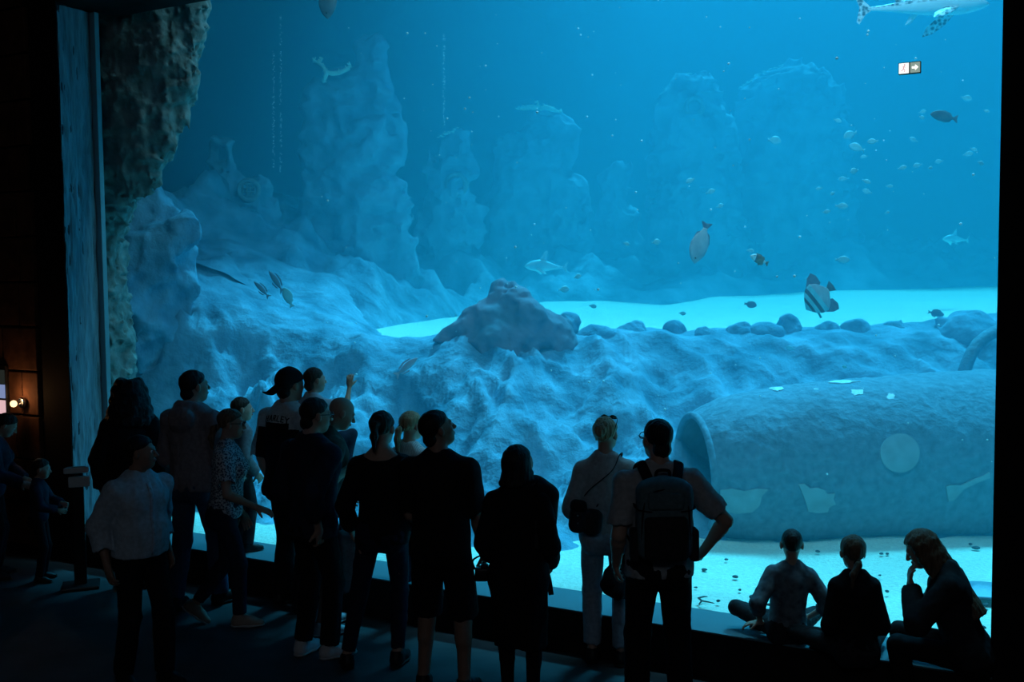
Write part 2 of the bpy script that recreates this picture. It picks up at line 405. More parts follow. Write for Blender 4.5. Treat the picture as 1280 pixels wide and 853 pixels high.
def ridge_h(X, Y):
    cz, cyy = crest(X); y0 = sand_edge(X) + .18 * fbm(X * 1.3, Y * 0, X * 0 + 3, 3)
    t = np.clip((Y - y0) / np.maximum(cyy - y0, .5), -.3, 1)
    prof = np.where(t > 0, .55 * sm(0, 1, t) + .45 * np.clip(t, 0, 1)**.75, t * .8)
    h = .18 + (cz - .18) * prof
    lf = sm(-1.5, -2.4, X); back = np.clip(Y - cyy, 0, 3); h = h - (.10 - .42 * lf) * back
    wx = X * .8 + .45 * Y; wy = Y * .8 - .45 * X           # folds run down to the right
    amp = sm(-.05, .25, t) * (1 - .9 * sm(.7, 1, t)) * (1 - .45 * sm(.5, 3, X))
    ws = .5 * fbm(X * .6, Y * .6, X * 0 + 4, 2)
    h = h + amp * (.26 * fbm(wx * 1.1 + ws, wy * .5 + ws, X * 0 + 7, 2, .5, True)) + amp * .15 * fbm(wx * 2.6 + ws, wy * 1.3, h * 1.2, 4, .55, True)
    left = sm(-.5, -3.0, X); h = h + left * amp * .22 * fbm(X * 2.0, Y * 2.0, h, 5, .55, True) + .03 * sm(.6, 1, t) * fbm(X * 4, Y * 4, X * 0, 3)
    return h
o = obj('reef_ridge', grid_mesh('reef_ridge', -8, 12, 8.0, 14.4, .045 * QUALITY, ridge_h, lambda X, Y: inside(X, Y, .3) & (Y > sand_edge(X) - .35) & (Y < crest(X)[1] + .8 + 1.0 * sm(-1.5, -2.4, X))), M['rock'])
tag(o, kind='structure')
# far sand plateau and the slope behind it
_bx, _by, _bz = [], [], []
for (px, py, Y) in ((60, 318, 12.1), (240, 340, 12.2), (340, 386, 12.35), (400, 400, 12.55), (440, 409, 12.95), (470, 413, 13.6), (520, 402, 15.2), (575, 393, 16.5), (680, 378, 18.2), (760, 377, 18.4), (830, 380, 18.0), (900, 372, 18.6), (1000, 366, 19.2), (1240, 357, 19.8), (1400, 352, 19.8)):
    p = at(px, py, Y); _bx.append(p.x / p.y); _by.append(p.y); _bz.append(p.z)
def plateau_h(X, Y):
    a = X / Y; by = np.interp(a, _bx, _by); bz = np.interp(a, _bx, _bz)
    cz, cyy = crest(X); cz = cz - .10
    t = np.clip((Y - cyy) / np.maximum(by - cyy, .3), 0, 1.15)
    return cz + (bz - cz) * t + .015 * fbm(X * .8, Y * .8, X * 0, 3)
o = obj('far_sand_flat', grid_mesh('far_sand_flat', -8, 12, 12.0, 21, .1, plateau_h, lambda X, Y: inside(X, Y) & (Y > crest(X)[1] + .25) & (Y < np.interp(X / Y, _bx, _by) + .4)), M['far_sand'])
tag(o, kind='structure')
def back_h(X, Y):
    a = X / Y; by = np.interp(a, _bx, _by); bz = np.interp(a, _bx, _bz)
    t = Y - by + .25 * fbm(X * 1.1, Y * .3, X * 0 + 5, 3)
    h = bz - .05 + np.where(t > 0, (1.0 + .9 * sm(-1.0, -4, X)) * (1 - np.exp(-t / (1.1 + 1.4 * sm(-.5, -3, X)))), t * .5)
    am = sm(0, 1.2, t)
    return h + am * (.34 * fbm(X * .8, Y * .8, X * 0 + 2, 4, .5, True) + .14 * fbm(X * 3, Y * 3, h, 3))
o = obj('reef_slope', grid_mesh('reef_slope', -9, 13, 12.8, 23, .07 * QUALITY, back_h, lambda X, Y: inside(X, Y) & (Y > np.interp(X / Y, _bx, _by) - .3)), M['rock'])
tag(o, kind='structure')
# ------------------------------------------------------------------ rocks that stand in the tank
def rock(name, prims, vs, noise, mats, label=None, cat='rock', group=None, subs=(), parent=None, nz2=None):
    lo = np.min([np.minimum(np.array(p.get('a', p.get('c'))), np.array(p.get('b', p.get('c')))) - (max(p['ra'], p['rb']) if p['t'] == 'cone' else max(p['r'])) for p in prims], 0) - .15
    hi = np.max([np.maximum(np.array(p.get('a', p.get('c'))), np.array(p.get('b', p.get('c')))) + (max(p['ra'], p['rb']) if p['t'] == 'cone' else max(p['r'])) for p in prims], 0) + .15
    F = Field(lo, hi, vs * QUALITY)
    for p in prims: F.prim(p)
    for p in subs: F.prim(p, op='sub')
    F.noise(*noise)
    if nz2: F.noise(*nz2)
    v, q = F.mesh(); c = v.mean(0); c[2] = v[:, 2].min()
    o = obj(name, mesh_np(name, v - c, q), mats); o.location = c
    if label: tag(o, label, cat, group)
    return o
GNt = (GN[0], GN[1], 0.0)
def cone(a, b, ra, rb, k=.15, **x): return dict(t='cone', a=tuple(a), b=tuple(b), ra=ra, rb=rb, k=k, **x)
def ell(c, r, k=.15, **x): return dict(t='ell', c=tuple(c), r=tuple(r), k=k, **x)
def wv(px, py, v):
    """point that the photo shows at a pixel, v metres behind the glass"""
    d = fw * FPX + rt * (px - 640) - upv * (py - 426.5)
    a = d.x * GN[0] + d.y * GN[1]; t = (v + G0[1] * GN[1]) / a
    return Vector((0, 0, CAM_H)) + d * t
# mossy column close behind the glass on the left
ed = [(600, 180), (490, 176), (450, 176), (410, 168), (370, 163), (335, 157), (300, 160), (265, 166), (235, 182), (208, 195), (182, 202), (155, 226), (125, 264), (85, 290), (40, 304), (-20, 312)]
pr = []
for (y0, e0), (y1, e1) in zip(ed, ed[1:]):
    a, b = wv(100, y0, .56), wv(100, y1, .56); ra, rb = (e0 - 100) * a.y / 1300, (e1 - 100) * b.y / 1300
    pr.append(cone(a, b, ra, rb, .06, fax=GNt, fsc=min(.8, .42 / max(ra, rb)), wide=1))
rock('rock_column', pr, .024, (.05, 3.8, 4, True), M['near_rock'], 'tall mossy brown rock column with overhanging top close behind the glass', nz2=(.028, 15, 3, True))
# outcrop leaning out behind the column
P_ = lambda x, y, Y: at(x, y, Y)
rock('rock_outcrop', [cone(P_(150, 420, 12.2), P_(178, 262, 12.2), .75, .34), cone(P_(165, 330, 12), P_(221, 288, 11.8), .55, .20), cone(P_(180, 380, 12), P_(226, 322, 12), .6, .16), ell(P_(130, 300, 12.3), (.6, .5, 1.0))],
     .04, (.17, 1.3, 4, True), M['rock'], 'blue grey rock outcrop rising behind the mossy column', nz2=(.05, 5, 3))
# central mound with pink algae
rock('rock_mound', [cone(P_(626, 425, 11.9), P_(624, 360, 12.0), .50, .08, .2), cone(P_(556, 424, 11.9), P_(606, 408, 11.9), .16, .26, .15), cone(P_(704, 426, 11.9), P_(655, 404, 11.9), .24, .26, .15), ell(P_(664, 392, 11.8), (.22, .24, .18)), ell(P_(640, 372, 11.9), (.16, .2, .14))],
     .028, (.055, 2.6, 4, True), M['pinkrock'], 'pointed rock mound with pinkish patches in the middle of the ridge', nz2=(.02, 9, 3))
bl = [(712, 393, 11, 12.3, 'round boulder at the right foot of the pointed rock mound'), (789, 406, 17, 12.3, 'broad domed boulder on the ridge crest, first right of the mound'), (842, 402, 10, 12.4, 'narrow upright boulder on the ridge crest beside the broad domed one'), (746, 412, 22, 12.2, 'low wide boulder between the mound and the broad domed boulder'),
      (882, 409, 15, 12.3, 'low boulder on the crest below the small blue fish'), (924, 406, 15, 12.3, 'rounded boulder on the crest left of the striped batfish'), (960, 404, 20, 12.3, 'large lumpy boulder on the crest below the brown and white fish'), (987, 398, 12, 12.4, 'peaked boulder on the crest under the tail side of the striped batfish'),
      (1036, 403, 11, 12.3, 'small boulder on the crest just right below the striped batfish'), (1070, 401, 14, 12.3, 'wide boulder on the crest right of the striped batfish'), (1118, 403, 12, 12.3, 'flat boulder on the crest between batfish and the right window edge'), (1212, 397, 34, 12.1, 'biggest boulder on the crest at the right window edge')]
for px, py, r_, Y, lab in bl:
    c = P_(px, py + r_ * 1.0, Y); s = r_ * 1.28 * Y / 1300
    rock('boulder', [ell(c, (s * 1.05, s * 1.0, s * .95), .05), ell(c + Vector((s * .5 * random.uniform(-1, 1), 0, -s * .3)), (s * .9, s * .8, s * .7), .05)], max(.018, s * .10), (s * .22, 1.1 / s, 3), M['rock'], lab, 'boulder', 'boulders on the ridge crest')

# weathered spires and carved faces on the back slope
def spire(label, prims, Y, subs=(), amp=.20, ring=None, grid=None, crust=None, name='rock_spire', vs=.055):
    pr = []
    for q in prims:
        a = P_(q[0], q[1], Y); s = Y / 1300
        if len(q) == 6:
            b = P_(q[2], q[3], Y); pr.append(cone(a, b, q[4] * s, q[5] * s, .12, fax=(0, 1, 0), fsc=.7))
        else: pr.append(ell(a, (q[2] * s, q[2] * s * .7, q[3] * s), .12))
    sb = []
    for q in subs: sb.append(ell(P_(q[0], q[1], Y - q[4]), (q[2] * Y / 1300, .35, q[3] * Y / 1300), .05))
    o = rock(name, pr, vs, (amp * .72, 1.7, 5, True), M['rock'], label, 'rock', None, sb, nz2=(.07, 4.5, 4, True))
    # where the front face lies on the line of sight to a pixel
    dg = bpy.context.evaluated_depsgraph_get(); bpy.context.view_layer.update()
    def face(px, py):
        d = (P_(px, py, 10) - Vector((0, 0, CAM_H))).normalized()
        ok, loc, nn_, i = o.ray_cast(Vector((0, 0, CAM_H)) - o.location, d)
        return (loc if ok else P_(px, py, Y) - o.location)
    if ring:
        px, py, r_ = ring; c = face(px, py - r_ - 2); R_ = r_ * Y / 1300; mb = MB()
        pts = [Vector((0, -.03, 0)) + c + Vector((R_ * math.cos(t), 0, R_ * math.sin(t) - R_)) for t in np.linspace(0, 2 * math.pi, 25)]
        mb.tube(pts, .045, 8, cap=False); mb.build('stone_ring', M['rock_fine'], o, True)
    if grid:
        px, py, r_ = grid; c = face(px, py); R_ = r_ * Y / 1300; mb = MB(); c = c + Vector((0, -.05, 0))
        pts = [c + Vector((R_ * math.cos(t), 0, R_ * math.sin(t))) for t in np.linspace(0, 2 * math.pi, 25)]
        mb.tube(pts, .035, 8, cap=False); mb.build('window_ring', M['rock_fine'], o, True)
        g = MB()
        for k in (-.6, -.2, .2, .6):
            h = R_ * math.sqrt(1 - k * k); g.tube([c + Vector((k * R_, 0, -h)), c + Vector((k * R_, 0, h))], .014, 6); g.tube([c + Vector((-h, 0, k * R_)), c + Vector((h, 0, k * R_))], .014, 6)
        g.build('window_grille', M['rock_fine'], o, True)
    if crust:
        mb = MB(); r_ = random.Random(len(label))
        for (x0, y0), (x1, y1) in zip(crust, crust[1:]):
            nn_ = int(math.hypot(x1 - x0, y1 - y0) / 3.2) + 1
            for i in range(nn_):
                t = i / nn_; px, py = x0 + (x1 - x0) * t + r_.uniform(-1.5, 1.5), y0 + (y1 - y0) * t + r_.uniform(-1.5, 1.5)
                c = P_(px, py, Y - r_.uniform(.0, .12)) - o.location; s = r_.uniform(.014, .035)
                bm = bmesh.new(); bmesh.ops.create_icosphere(bm, subdivisions=1, radius=s)
                mb.add([(v.co.x * 1.4 + c.x, v.co.y + c.y, v.co.z * .8 + c.z) for v in bm.verts], [[v.index for v in f.verts] for f in bm.faces]); bm.free()
        k = mb.build('coral_crust', M['crust'], o, True); tag(k, kind='stuff')
    return o
spire('hazy arched rock face with a round grilled window behind the left outcrop', [(268, 345, 283, 190, 20, 17), (300, 345, 290, 200, 40, 16), (330, 345, 322, 245, 32, 18), (300, 300, 45, 70)], 15.4, [(308, 266, 15, 5, .75)], .16, grid=(312, 238, 12), name='carved_rock')
spire('tallest rock spire with a finger-like tip, upper left of the tank', [(412, 350, 410, 135, 40, 28), (455, 350, 450, 130, 58, 42), (490, 345, 482, 140, 34, 20), (460, 130, 461, 58, 30, 21), (410, 130, 424, 104, 26, 14)], 16.3, [(461, 95, 13, 24, .55)], .12, crust=[(383, 128), (390, 112), (405, 100)] , name='rock_spire')
spire('small rock spire with a stone ring, between the tallest spire and the carved face', [(562, 345, 565, 185, 40, 22), (588, 345, 580, 215, 26, 14), (540, 345, 545, 230, 22, 14)], 18.4, [(570, 233, 11, 11, .62)], .16, ring=(570, 233, 12), crust=[(548, 172), (560, 166), (574, 160)], name='carved_rock')
spire('wide carved rock face with round eye holes and an open mouth, centre of the tank', [(640, 345, 655, 190, 55, 32), (700, 345, 688, 175, 50, 34), (672, 200, 674, 155, 36, 14), (625, 330, 630, 260, 40, 26)], 20.2, [(682, 205, 11, 10, .72), (634, 212, 9, 9, .6), (684, 275, 24, 40, .9)], .15, name='carved_rock')
spire('short round-topped rock stump right of the carved face', [(770, 350, 772, 225, 36, 20), (745, 350, 755, 280, 26, 18)], 20.8, (), .15, name='rock_stump')
spire('round-headed rock spire with a pale rim, right of centre', [(868, 350, 868, 145, 62, 50), (905, 345, 900, 190, 40, 26), (840, 345, 838, 200, 30, 20)], 20.6, [(868, 135, 10, 10, .9)], .15, ring=(868, 135, 10), crust=[(821, 138), (828, 118), (842, 102), (862, 92), (880, 97), (900, 120)], name='carved_rock')
spire('broad domed rock with a faint rim, rightmost of the hazy spires', [(985, 350, 988, 150, 78, 70), (1035, 345, 1022, 170, 44, 36), (940, 345, 950, 170, 40, 30)], 21.5, (), .16, crust=[(926, 110), (945, 95), (975, 83), (1010, 83), (1032, 92)], name='rock_dome')

# corals with branching arms
def branch(label, segs, Y, r_=.028):
    mb = MB(); c = P_(segs[0][0][0], segs[0][0][1], Y)
    for s in segs:
        pts = [P_(x, y, Y + .06 * math.sin(x)) - c for x, y in s]
        mb.tube(pts, [r_ * random.uniform(.75, 1.25) for _ in pts[:-1]] + [r_ * .45], 8)
        for p in pts:
            for k in range(3):
                q = p + Vector((random.uniform(-1, 1), random.uniform(-1, 1), random.uniform(-.3, 1))).normalized() * r_ * 1.9
                mb.tube([p, q], [r_ * .5, r_ * .25], 6)
    o = mb.build('branching_coral', M['coral'], None, True); o.location = c; tag(o, label, 'coral')
branch('bright branching coral on the shoulder of the tallest spire', [[(404, 102), (408, 92), (405, 84), (398, 78), (392, 76)], [(407, 90), (415, 92), (424, 91), (433, 87), (438, 82)], [(398, 78), (403, 73)]], 16.0, .034)
branch('pale cross-shaped coral on top of the wide carved face', [[(673, 156), (673, 137), (672, 127)], [(673, 135), (664, 134), (655, 135), (648, 136)], [(673, 137), (682, 134), (690, 137), (698, 140), (698, 150)]], 20.0, .042)

# sunken cylinder on the sand
cyl = empty('wreck_cylinder'); tag(cyl, 'huge encrusted metal cylinder lying on the sand at lower right', 'wreck')
A0 = Vector((1.72, 9.75, .70)); A1 = Vector((7.6, 10.55, .78)); cyl.location = (A0.x, A0.y, .2)
ax = (A1 - A0).normalized(); sx = ax.cross(Vector((0, 0, 1))).normalized(); uz = sx.cross(ax)     # sx points to the viewer side
CL = (A1 - A0).length
def cr(s): return np.interp(s, [0, .12, .3, .6, 1.1, 2.0, 3.2, 6], [.60, .67, .74, .80, .85, .90, .92, .90])
def csurf(s, th, off=0.0):
    r_ = cr(s) + off
    return A0 + ax * s + (sx * math.cos(th) + uz * math.sin(th)) * float(r_) - cyl.location
ns, nt_ = 170, 150; V, Fq = [], []
S_ = np.linspace(0, CL, ns); T_ = np.linspace(0, 2 * np.pi, nt_, endpoint=False)
ss, tt = np.meshgrid(S_, T_, indexing='ij'); rr = cr(ss)
rr = rr + .012 * fbm(ss * 1.5, np.cos(tt) * 1.5, np.sin(tt) * 1.5, 3) + .010 * fbm(ss * 14, np.cos(tt) * 12, np.sin(tt) * 12, 4)
PX = np.array(A0)[None, None] + ss[..., None] * np.array(ax) + rr[..., None] * (np.cos(tt)[..., None] * np.array(sx) + np.sin(tt)[..., None] * np.array(uz))
V = (PX.reshape(-1, 3) - np.array(cyl.location)).tolist()
for i in range(ns - 1):
    for j in range(nt_): Fq.append((i * nt_ + j, i * nt_ + (j + 1) % nt_, (i + 1) * nt_ + (j + 1) % nt_, (i + 1) * nt_ + j))
obj('hull', mesh_np('hull', V, [f[::-1] for f in Fq]), M['wreck'], cyl)
mb = MB(); pts = [csurf(0, t, -.01) for t in np.linspace(0, 2 * math.pi, 49)]; mb.tube(pts, .035, 8, cap=False); mb.build('end_rim', M['wreck'], cyl, True)
V, Fq = [], []
for i, (s, r_) in enumerate(((0, .56), (.08, .585), (.5, .70), (1.2, .76), (1.2, .02))):
    for k in range(48):
        t = 2 * math.pi * k / 48; p = A0 + ax * s + (sx * math.cos(t) + uz * math.sin(t)) * r_ - cyl.location; V.append(p)
for i in range(4):
    for k in range(48): Fq.append((i * 48 + k, (i + 1) * 48 + k, (i + 1) * 48 + (k + 1) % 48, i * 48 + (k + 1) % 48))
obj('inner_lining', mesh_np('inner_lining', V, Fq), M['wreck_in'], cyl)
def on_hull(px, py):
    o_ = np.array([0, 0, CAM_H]); d = np.array(P_(px, py, 10)) - o_; best = None
    for t in np.linspace(.85, 1.15, 3001):
        p = o_ + d * t - np.array(A0); s = p @ np.array(ax); q = p - s * np.array(ax)
        if np.linalg.norm(q) < cr(np.array(s)): best = (float(s), math.atan2(q @ np.array(uz), q @ np.array(sx))); break
    return best
def hull_patch(name, pix, mt, off=.03, label=None):
    """a plate of real thickness that follows the hull, outlined by pixels"""
    q = [on_hull(*p) for p in pix]; q = [x for x in q if x]
    if len(q) < 4: return
    cs, ct = sum(x[0] for x in q) / len(q), sum(x[1] for x in q) / len(q); n_ = len(q); V, Fq = [], []
    rings = (1.0, .75, .5, .25)
    for r_ in rings:
        for s, t in q: V.append(csurf(cs + (s - cs) * r_, ct + (t - ct) * r_, off))
    V.append(csurf(cs, ct, off)); c0 = len(V) - 1
    for s, t in q: V.append(csurf(s, t, -.06))
    for a in range(3):
        for i in range(n_): Fq.append((a * n_ + i, a * n_ + (i + 1) % n_, (a + 1) * n_ + (i + 1) % n_, (a + 1) * n_ + i))
    for i in range(n_): Fq.append((3 * n_ + i, 3 * n_ + (i + 1) % n_, c0)); Fq.append((c0 + 1 + i, c0 + 1 + (i + 1) % n_, (i + 1) % n_, i))
    o = obj(name, mesh_np(name, V, Fq), mt, cyl, False)
    if label: o['label'] = label
def circ(cx, cy, rx, ry, n=28, j=0.0): return [(cx + rx * math.cos(t) * (1 + random.uniform(-j, j)), cy + ry * math.sin(t) * (1 + random.uniform(-j, j))) for t in np.linspace(0, 2 * math.pi, n, endpoint=False)]
hull_patch('porthole_cover', circ(1124, 567, 24.5, 24), M['pale'], .018, 'pale round porthole cover')
hull_patch('torn_plate', [(998, 606), (1005, 605), (1012, 611), (1022, 610), (1030, 613), (1034, 618), (1043, 617), (1041, 624), (1044, 630), (1036, 634), (1034, 640), (1022, 641), (1010, 639), (1007, 628), (1003, 618)], M['pale'], .014, 'pale ragged torn plate')
hull_patch('torn_plate', [(900, 613), (915, 611), (930, 614), (945, 611), (960, 612), (952, 620), (949, 632), (940, 640), (920, 642), (905, 638), (900, 626)], M['pale'], .012, 'pale ragged torn plate')
hull_patch('torn_plate', [(1182, 608), (1188, 606), (1192, 612), (1205, 605), (1215, 600), (1228, 595), (1236, 590), (1237, 598), (1222, 603), (1207, 610), (1198, 615), (1192, 625), (1185, 627)], M['pale'], .014, 'pale ragged torn plate')
for (x, y, rx, ry) in ((970, 486, 8, 3.0), (1018, 489, 6, 3.0), (1072, 490, 8, 5), (1050, 478, 20, 1.6), (1113, 496, 5, 3.5)):
    hull_patch('sediment_patch', circ(x, y, rx, ry, 18, .4), M['white'], .008, 'bright white sediment')
# bent pipe at the right edge, twig and ray on the sand
mb = MB(); a = P_(1200, 478, 10.9); pts = [P_(*p) - a for p in ((1200, 480, 10.9), (1206, 462, 10.9), (1213, 444, 10.95), (1222, 430, 11.0), (1234, 420, 11.1), (1250, 412, 11.2), (1275, 408, 11.3))]
mb.tube(pts, .065, 12); o = mb.build('bent_pipe', M['wreck'], None, True); o.location = a; tag(o, 'dark bent pipe curving over the wreck cylinder at the right window edge', 'pipe')
# ------------------------------------------------------------------ fish
def skin(name, c1, c2, scale=20, kind='noise', stretch=(1, 1, 1)): return mat(name, c1, .45, .1, scale, .1, .4, col2=c2, kind=kind, stretch=stretch)
M['fish_dark'] = skin('dark_scales', (.09, .09, .10), (.26, .24, .25), 9)
M['fish_grey'] = skin('grey_scales', (.5, .5, .54), (.75, .72, .72), 14)
M['fish_fin'] = skin('grey_fin', (.22, .2, .26), (.36, .34, .4), 30)
M['fish_pale'] = skin('silver_scales', (.22, .62, .66), (.40, .85, .88), 10)
M['fish_blue'] = skin('blue_grey_scales', (.14, .24, .32), (.26, .36, .42), 10)
M['fish_brown'] = skin('brown_mottled_scales', (.20, .10, .05), (.5, .33, .2), 26)
M['fish_white'] = skin('white_scales', (.8, .8, .75), (.92, .92, .88), 20)
M['fish_pink'] = skin('pink_scales', (.7, .40, .46), (.9, .6, .62), 12)
M['fish_black'] = skin('black_band', (.10, .11, .13), (.20, .21, .23), 10)
M['eye_black'] = mat('fish_eye', (.005, .005, .006), .15, 0, 5, 0, .5)
M['shark_skin'] = skin('leopard_spotted_skin', (.10, .12, .14), (.95, .95, .95), 26, 'voronoi')
M['shark_belly'] = skin('white_belly', (.8, .84, .84), (.92, .94, .92), 12)
M['teal_fin'] = skin('teal_fin', (.05, .35, .42), (.1, .5, .55), 12)
def ring_mesh(xs, top, bot, thick, n=18, mfun=None, pw=1.0):
    V, Fq, mi = [], [], []
    for x, t, b, w_ in zip(xs, top, bot, thick):
        for k in range(n):
            a = 2 * math.pi * k / n; c, s = math.cos(a), math.sin(a)
            z = (t + b) / 2 + (t - b) / 2 * s; y = w_ / 2 * math.copysign(abs(c)**pw, c); V.append((x, y, z))
    for i in range(len(xs) - 1):
        for k in range(n):
            Fq.append((i * n + k, i * n + (k + 1) % n, (i + 1) * n + (k + 1) % n, (i + 1) * n + k))
            mi.append(mfun((xs[i] + xs[i + 1]) / 2, k / n) if mfun else 0)
    Fq.append(tuple(range(n))[::-1]); Fq.append(tuple((len(xs) - 1) * n + k for k in range(n))); mi += [0, 0]
    return V, [f[::-1] for f in Fq], mi
def fin_mb(poly, th=.012, y=0.0, M_=None):
    """fin of real thickness: thick at the root, thin at the rim"""
    mb = MB(); n = len(poly); cx = sum(p[0] for p in poly) / n; cz = sum(p[1] for p in poly) / n
    V = [(x, y - th * .12, z) for x, z in poly] + [(x, y + th * .12, z) for x, z in poly] + [(cx, y - th * .5, cz), (cx, y + th * .5, cz)]
    Fq = [(i, (i + 1) % n, 2 * n) for i in range(n)] + [((i + 1) % n + n, i + n, 2 * n + 1) for i in range(n)] + [(i + n, (i + 1) % n + n, (i + 1) % n, i) for i in range(n)]
    if M_ is not None: V = [M_ @ Vector(p) for p in V]
    mb.add(V, Fq); return mb
def spline(pts, n):
    xs = [p[0] for p in pts]; X = np.linspace(xs[0], xs[-1], n); out = []
    ys = np.array([p[1] for p in pts]); xs = np.array(xs)
    m = np.gradient(ys, xs)
    for x in X:
        i = min(max(np.searchsorted(xs, x) - 1, 0), len(xs) - 2); h = xs[i + 1] - xs[i]; t = (x - xs[i]) / h
        out.append((2*t**3-3*t*t+1)*ys[i] + (t**3-2*t*t+t)*h*m[i] + (-2*t**3+3*t*t)*ys[i+1] + (t**3-t*t)*h*m[i+1])
    return X, np.array(out)
def fish(name, label, px, py, Y, length_px, ang, top, bot, thick, fins, mb_, mfin, yaw=0.0, cat='fish', group=None, mfun=None, eye=None, roll=0.0, flip=False, pect=True):
    """local frame: nose at x=0 pointing -x, tail towards +x, unit length; ang = turn in the picture plane"""
    L = length_px * Y / 1300
    root = empty(name); tag(root, label, cat, group); root.location = P_(px, py, Y)
    N = 26; X, T = spline(top, N); _, B = spline(bot, N); _, Wd = spline(thick, N)
    V, Fq, mi = ring_mesh(X, T, B, np.maximum(Wd, .004), 18, mfun)
    S = lambda v: [(p[0] * L - .5 * L, p[1] * L, p[2] * L) for p in v]
    obj('body', mesh_np('body', S(V), Fq, mi), mb_, root)
    for fn, poly, mt, M_ in fins:
        f = fin_mb(poly, .03, 0, M_); f.v = S(f.v); f.build(fn, mt, root)
    if eye:
        for s in (-1, 1):
            bm = bmesh.new(); bmesh.ops.create_uvsphere(bm, u_segments=12, v_segments=8, radius=eye[3] * L)
            w_ = np.interp(eye[0], X, Wd) * .5 * eye[2]
            for v in bm.verts: v.co = v.co + Vector((eye[0] * L - .5 * L, s * w_ * L, eye[1] * L))
            me = bpy.data.meshes.new('eye'); bm.to_mesh(me); bm.free(); obj('eye', me, M['eye_black'], root)
    if pect:
        for s in (-1, 1):
            w_ = np.interp(.32, X, Wd) * .46
            Mp = Matrix.Translation((.32, s * w_, -.03)) @ Matrix.Rotation(s * R(-25), 4, 'Z')
            f = fin_mb([(0, .03), (.13, .035), (.16, 0), (.12, -.05), (0, -.03)], .02, 0, Mp); f.v = S(f.v); f.build('pectoral_fin', mfin, root)
    root.rotation_euler = Matrix.to_euler(Matrix.Rotation(R(yaw), 3, 'Z') @ Matrix.Rotation(R(-ang), 3, 'Y') @ Matrix.Rotation(R(roll), 3, 'X'))
    return root
# generic oval reef fish outlines
OV_T = [(0, 0), (.06, .07), (.2, .15), (.42, .19), (.65, .14), (.82, .05), (.86, .045)]
OV_B = [(0, -.005), (.06, -.05), (.2, -.12), (.42, -.16), (.65, -.12), (.82, -.045), (.86, -.04)]
OV_W = [(0, .02), (.06, .07), (.2, .12), (.42, .13), (.65, .09), (.82, .025), (.86, .02)]
def oval_fins(mf, fork=.06, dors=.07):
    return [('tail_fin', [(.83, .035), (.98, .13), (1.0, .12), (1.0 - fork, 0), (1.0, -.12), (.98, -.13), (.83, -.035)], mf, None),
            ('dorsal_fin', [(.2, .13), (.28, .15 + dors), (.5, .18 + dors * .9), (.72, .13 + dors * .8), (.78, .07), (.62, .12), (.42, .16)], mf, None),
            ('anal_fin', [(.45, -.14), (.52, -.16 - dors), (.72, -.12 - dors * .7), (.78, -.06), (.62, -.11)], mf, None)]
def sc(p, k): return [(x, z * k) for x, z in p]
# 1 dark fish, upper right
fish('reef_fish', 'dark grey oval fish swimming left near the upper right window edge', 1180, 146, 10.6, 39, -8, sc(OV_T, 1.0), sc(OV_B, 1.0), OV_W, oval_fins(M['fish_dark'], .03, .02), M['fish_grey'] and [M['fish_dark']], M['fish_dark'], eye=(.09, .03, .95, .014), yaw=12)
# 2 surgeonfish, nose down
fish('surgeonfish', 'grey oval fish hanging nose down right of centre', 876, 304, 9.9, 54, 72, sc(OV_T, 1.25), sc(OV_B, 1.25), OV_W, oval_fins(M['fish_fin'], .03, .05), [M['fish_grey']], M['fish_fin'], eye=(.13, .03, .95, .018), yaw=8)
# 3 triggerfish
tf = lambda x, a: 1 if x < .26 else (2 if x < .36 else (0 if x < .72 else 1))
fish('triggerfish', 'small brown and white fish beside the nose-down grey fish', 949, 325, 9.9, 27, -22, sc(OV_T, 1.15), sc(OV_B, 1.15), OV_W, oval_fins(M['fish_brown'], .02, .09), [M['fish_brown'], M['fish_white'], M['fish_black']], M['fish_brown'], mfun=tf, eye=(.2, .09, .95, .02), yaw=15)
# 4 batfish
bt = lambda x, a: 2 if (.10 < x < .17 or .27 < x < .36) else (1 if x < .5 else 0)
fish('batfish', 'tall striped grey batfish above the far sand', 1024, 372, 9.8, 46, 40,
     [(0, 0), (.08, .15), (.2, .32), (.4, .46), (.6, .42), (.78, .16), (.84, .05)], [(0, -.01), (.08, -.14), (.2, -.30), (.4, -.43), (.6, -.40), (.78, -.15), (.84, -.05)], [(0, .02), (.08, .08), (.2, .13), (.4, .13), (.6, .09), (.78, .03), (.84, .02)],
     [('dorsal_fin', [(.16, .20), (.34, .42), (.55, .62), (.72, .68), (.80, .52), (.78, .28), (.6, .22)], M['fish_fin'], None), ('anal_fin', [(.2, -.22), (.38, -.42), (.58, -.58), (.74, -.62), (.82, -.48), (.78, -.26), (.6, -.22)], M['fish_fin'], None),
      ('tail_fin', [(.80, .05), (1.0, .17), (1.02, .0), (1.0, -.17), (.80, -.05)], M['fish_dark'], None), ('pelvic_fin', [(.2, -.22), (.26, -.24), (.22, -.48), (.16, -.46)], M['teal_fin'], None)],
     [M['fish_grey'], M['fish_pale'], M['fish_black']], M['fish_fin'], mfun=bt, eye=(.12, .06, .95, .022), yaw=10)
# 5 fish cut off at the top edge
fish('reef_fish', 'dark oval fish nose down at the top edge left of centre', 411, -4, 12.2, 54, 86, sc(OV_T, 1.2), sc(OV_B, 1.2), OV_W, oval_fins(M['fish_pale'], .03, .03), [M['fish_dark']], M['fish_pale'], eye=(.12, .03, .95, .02), yaw=6)
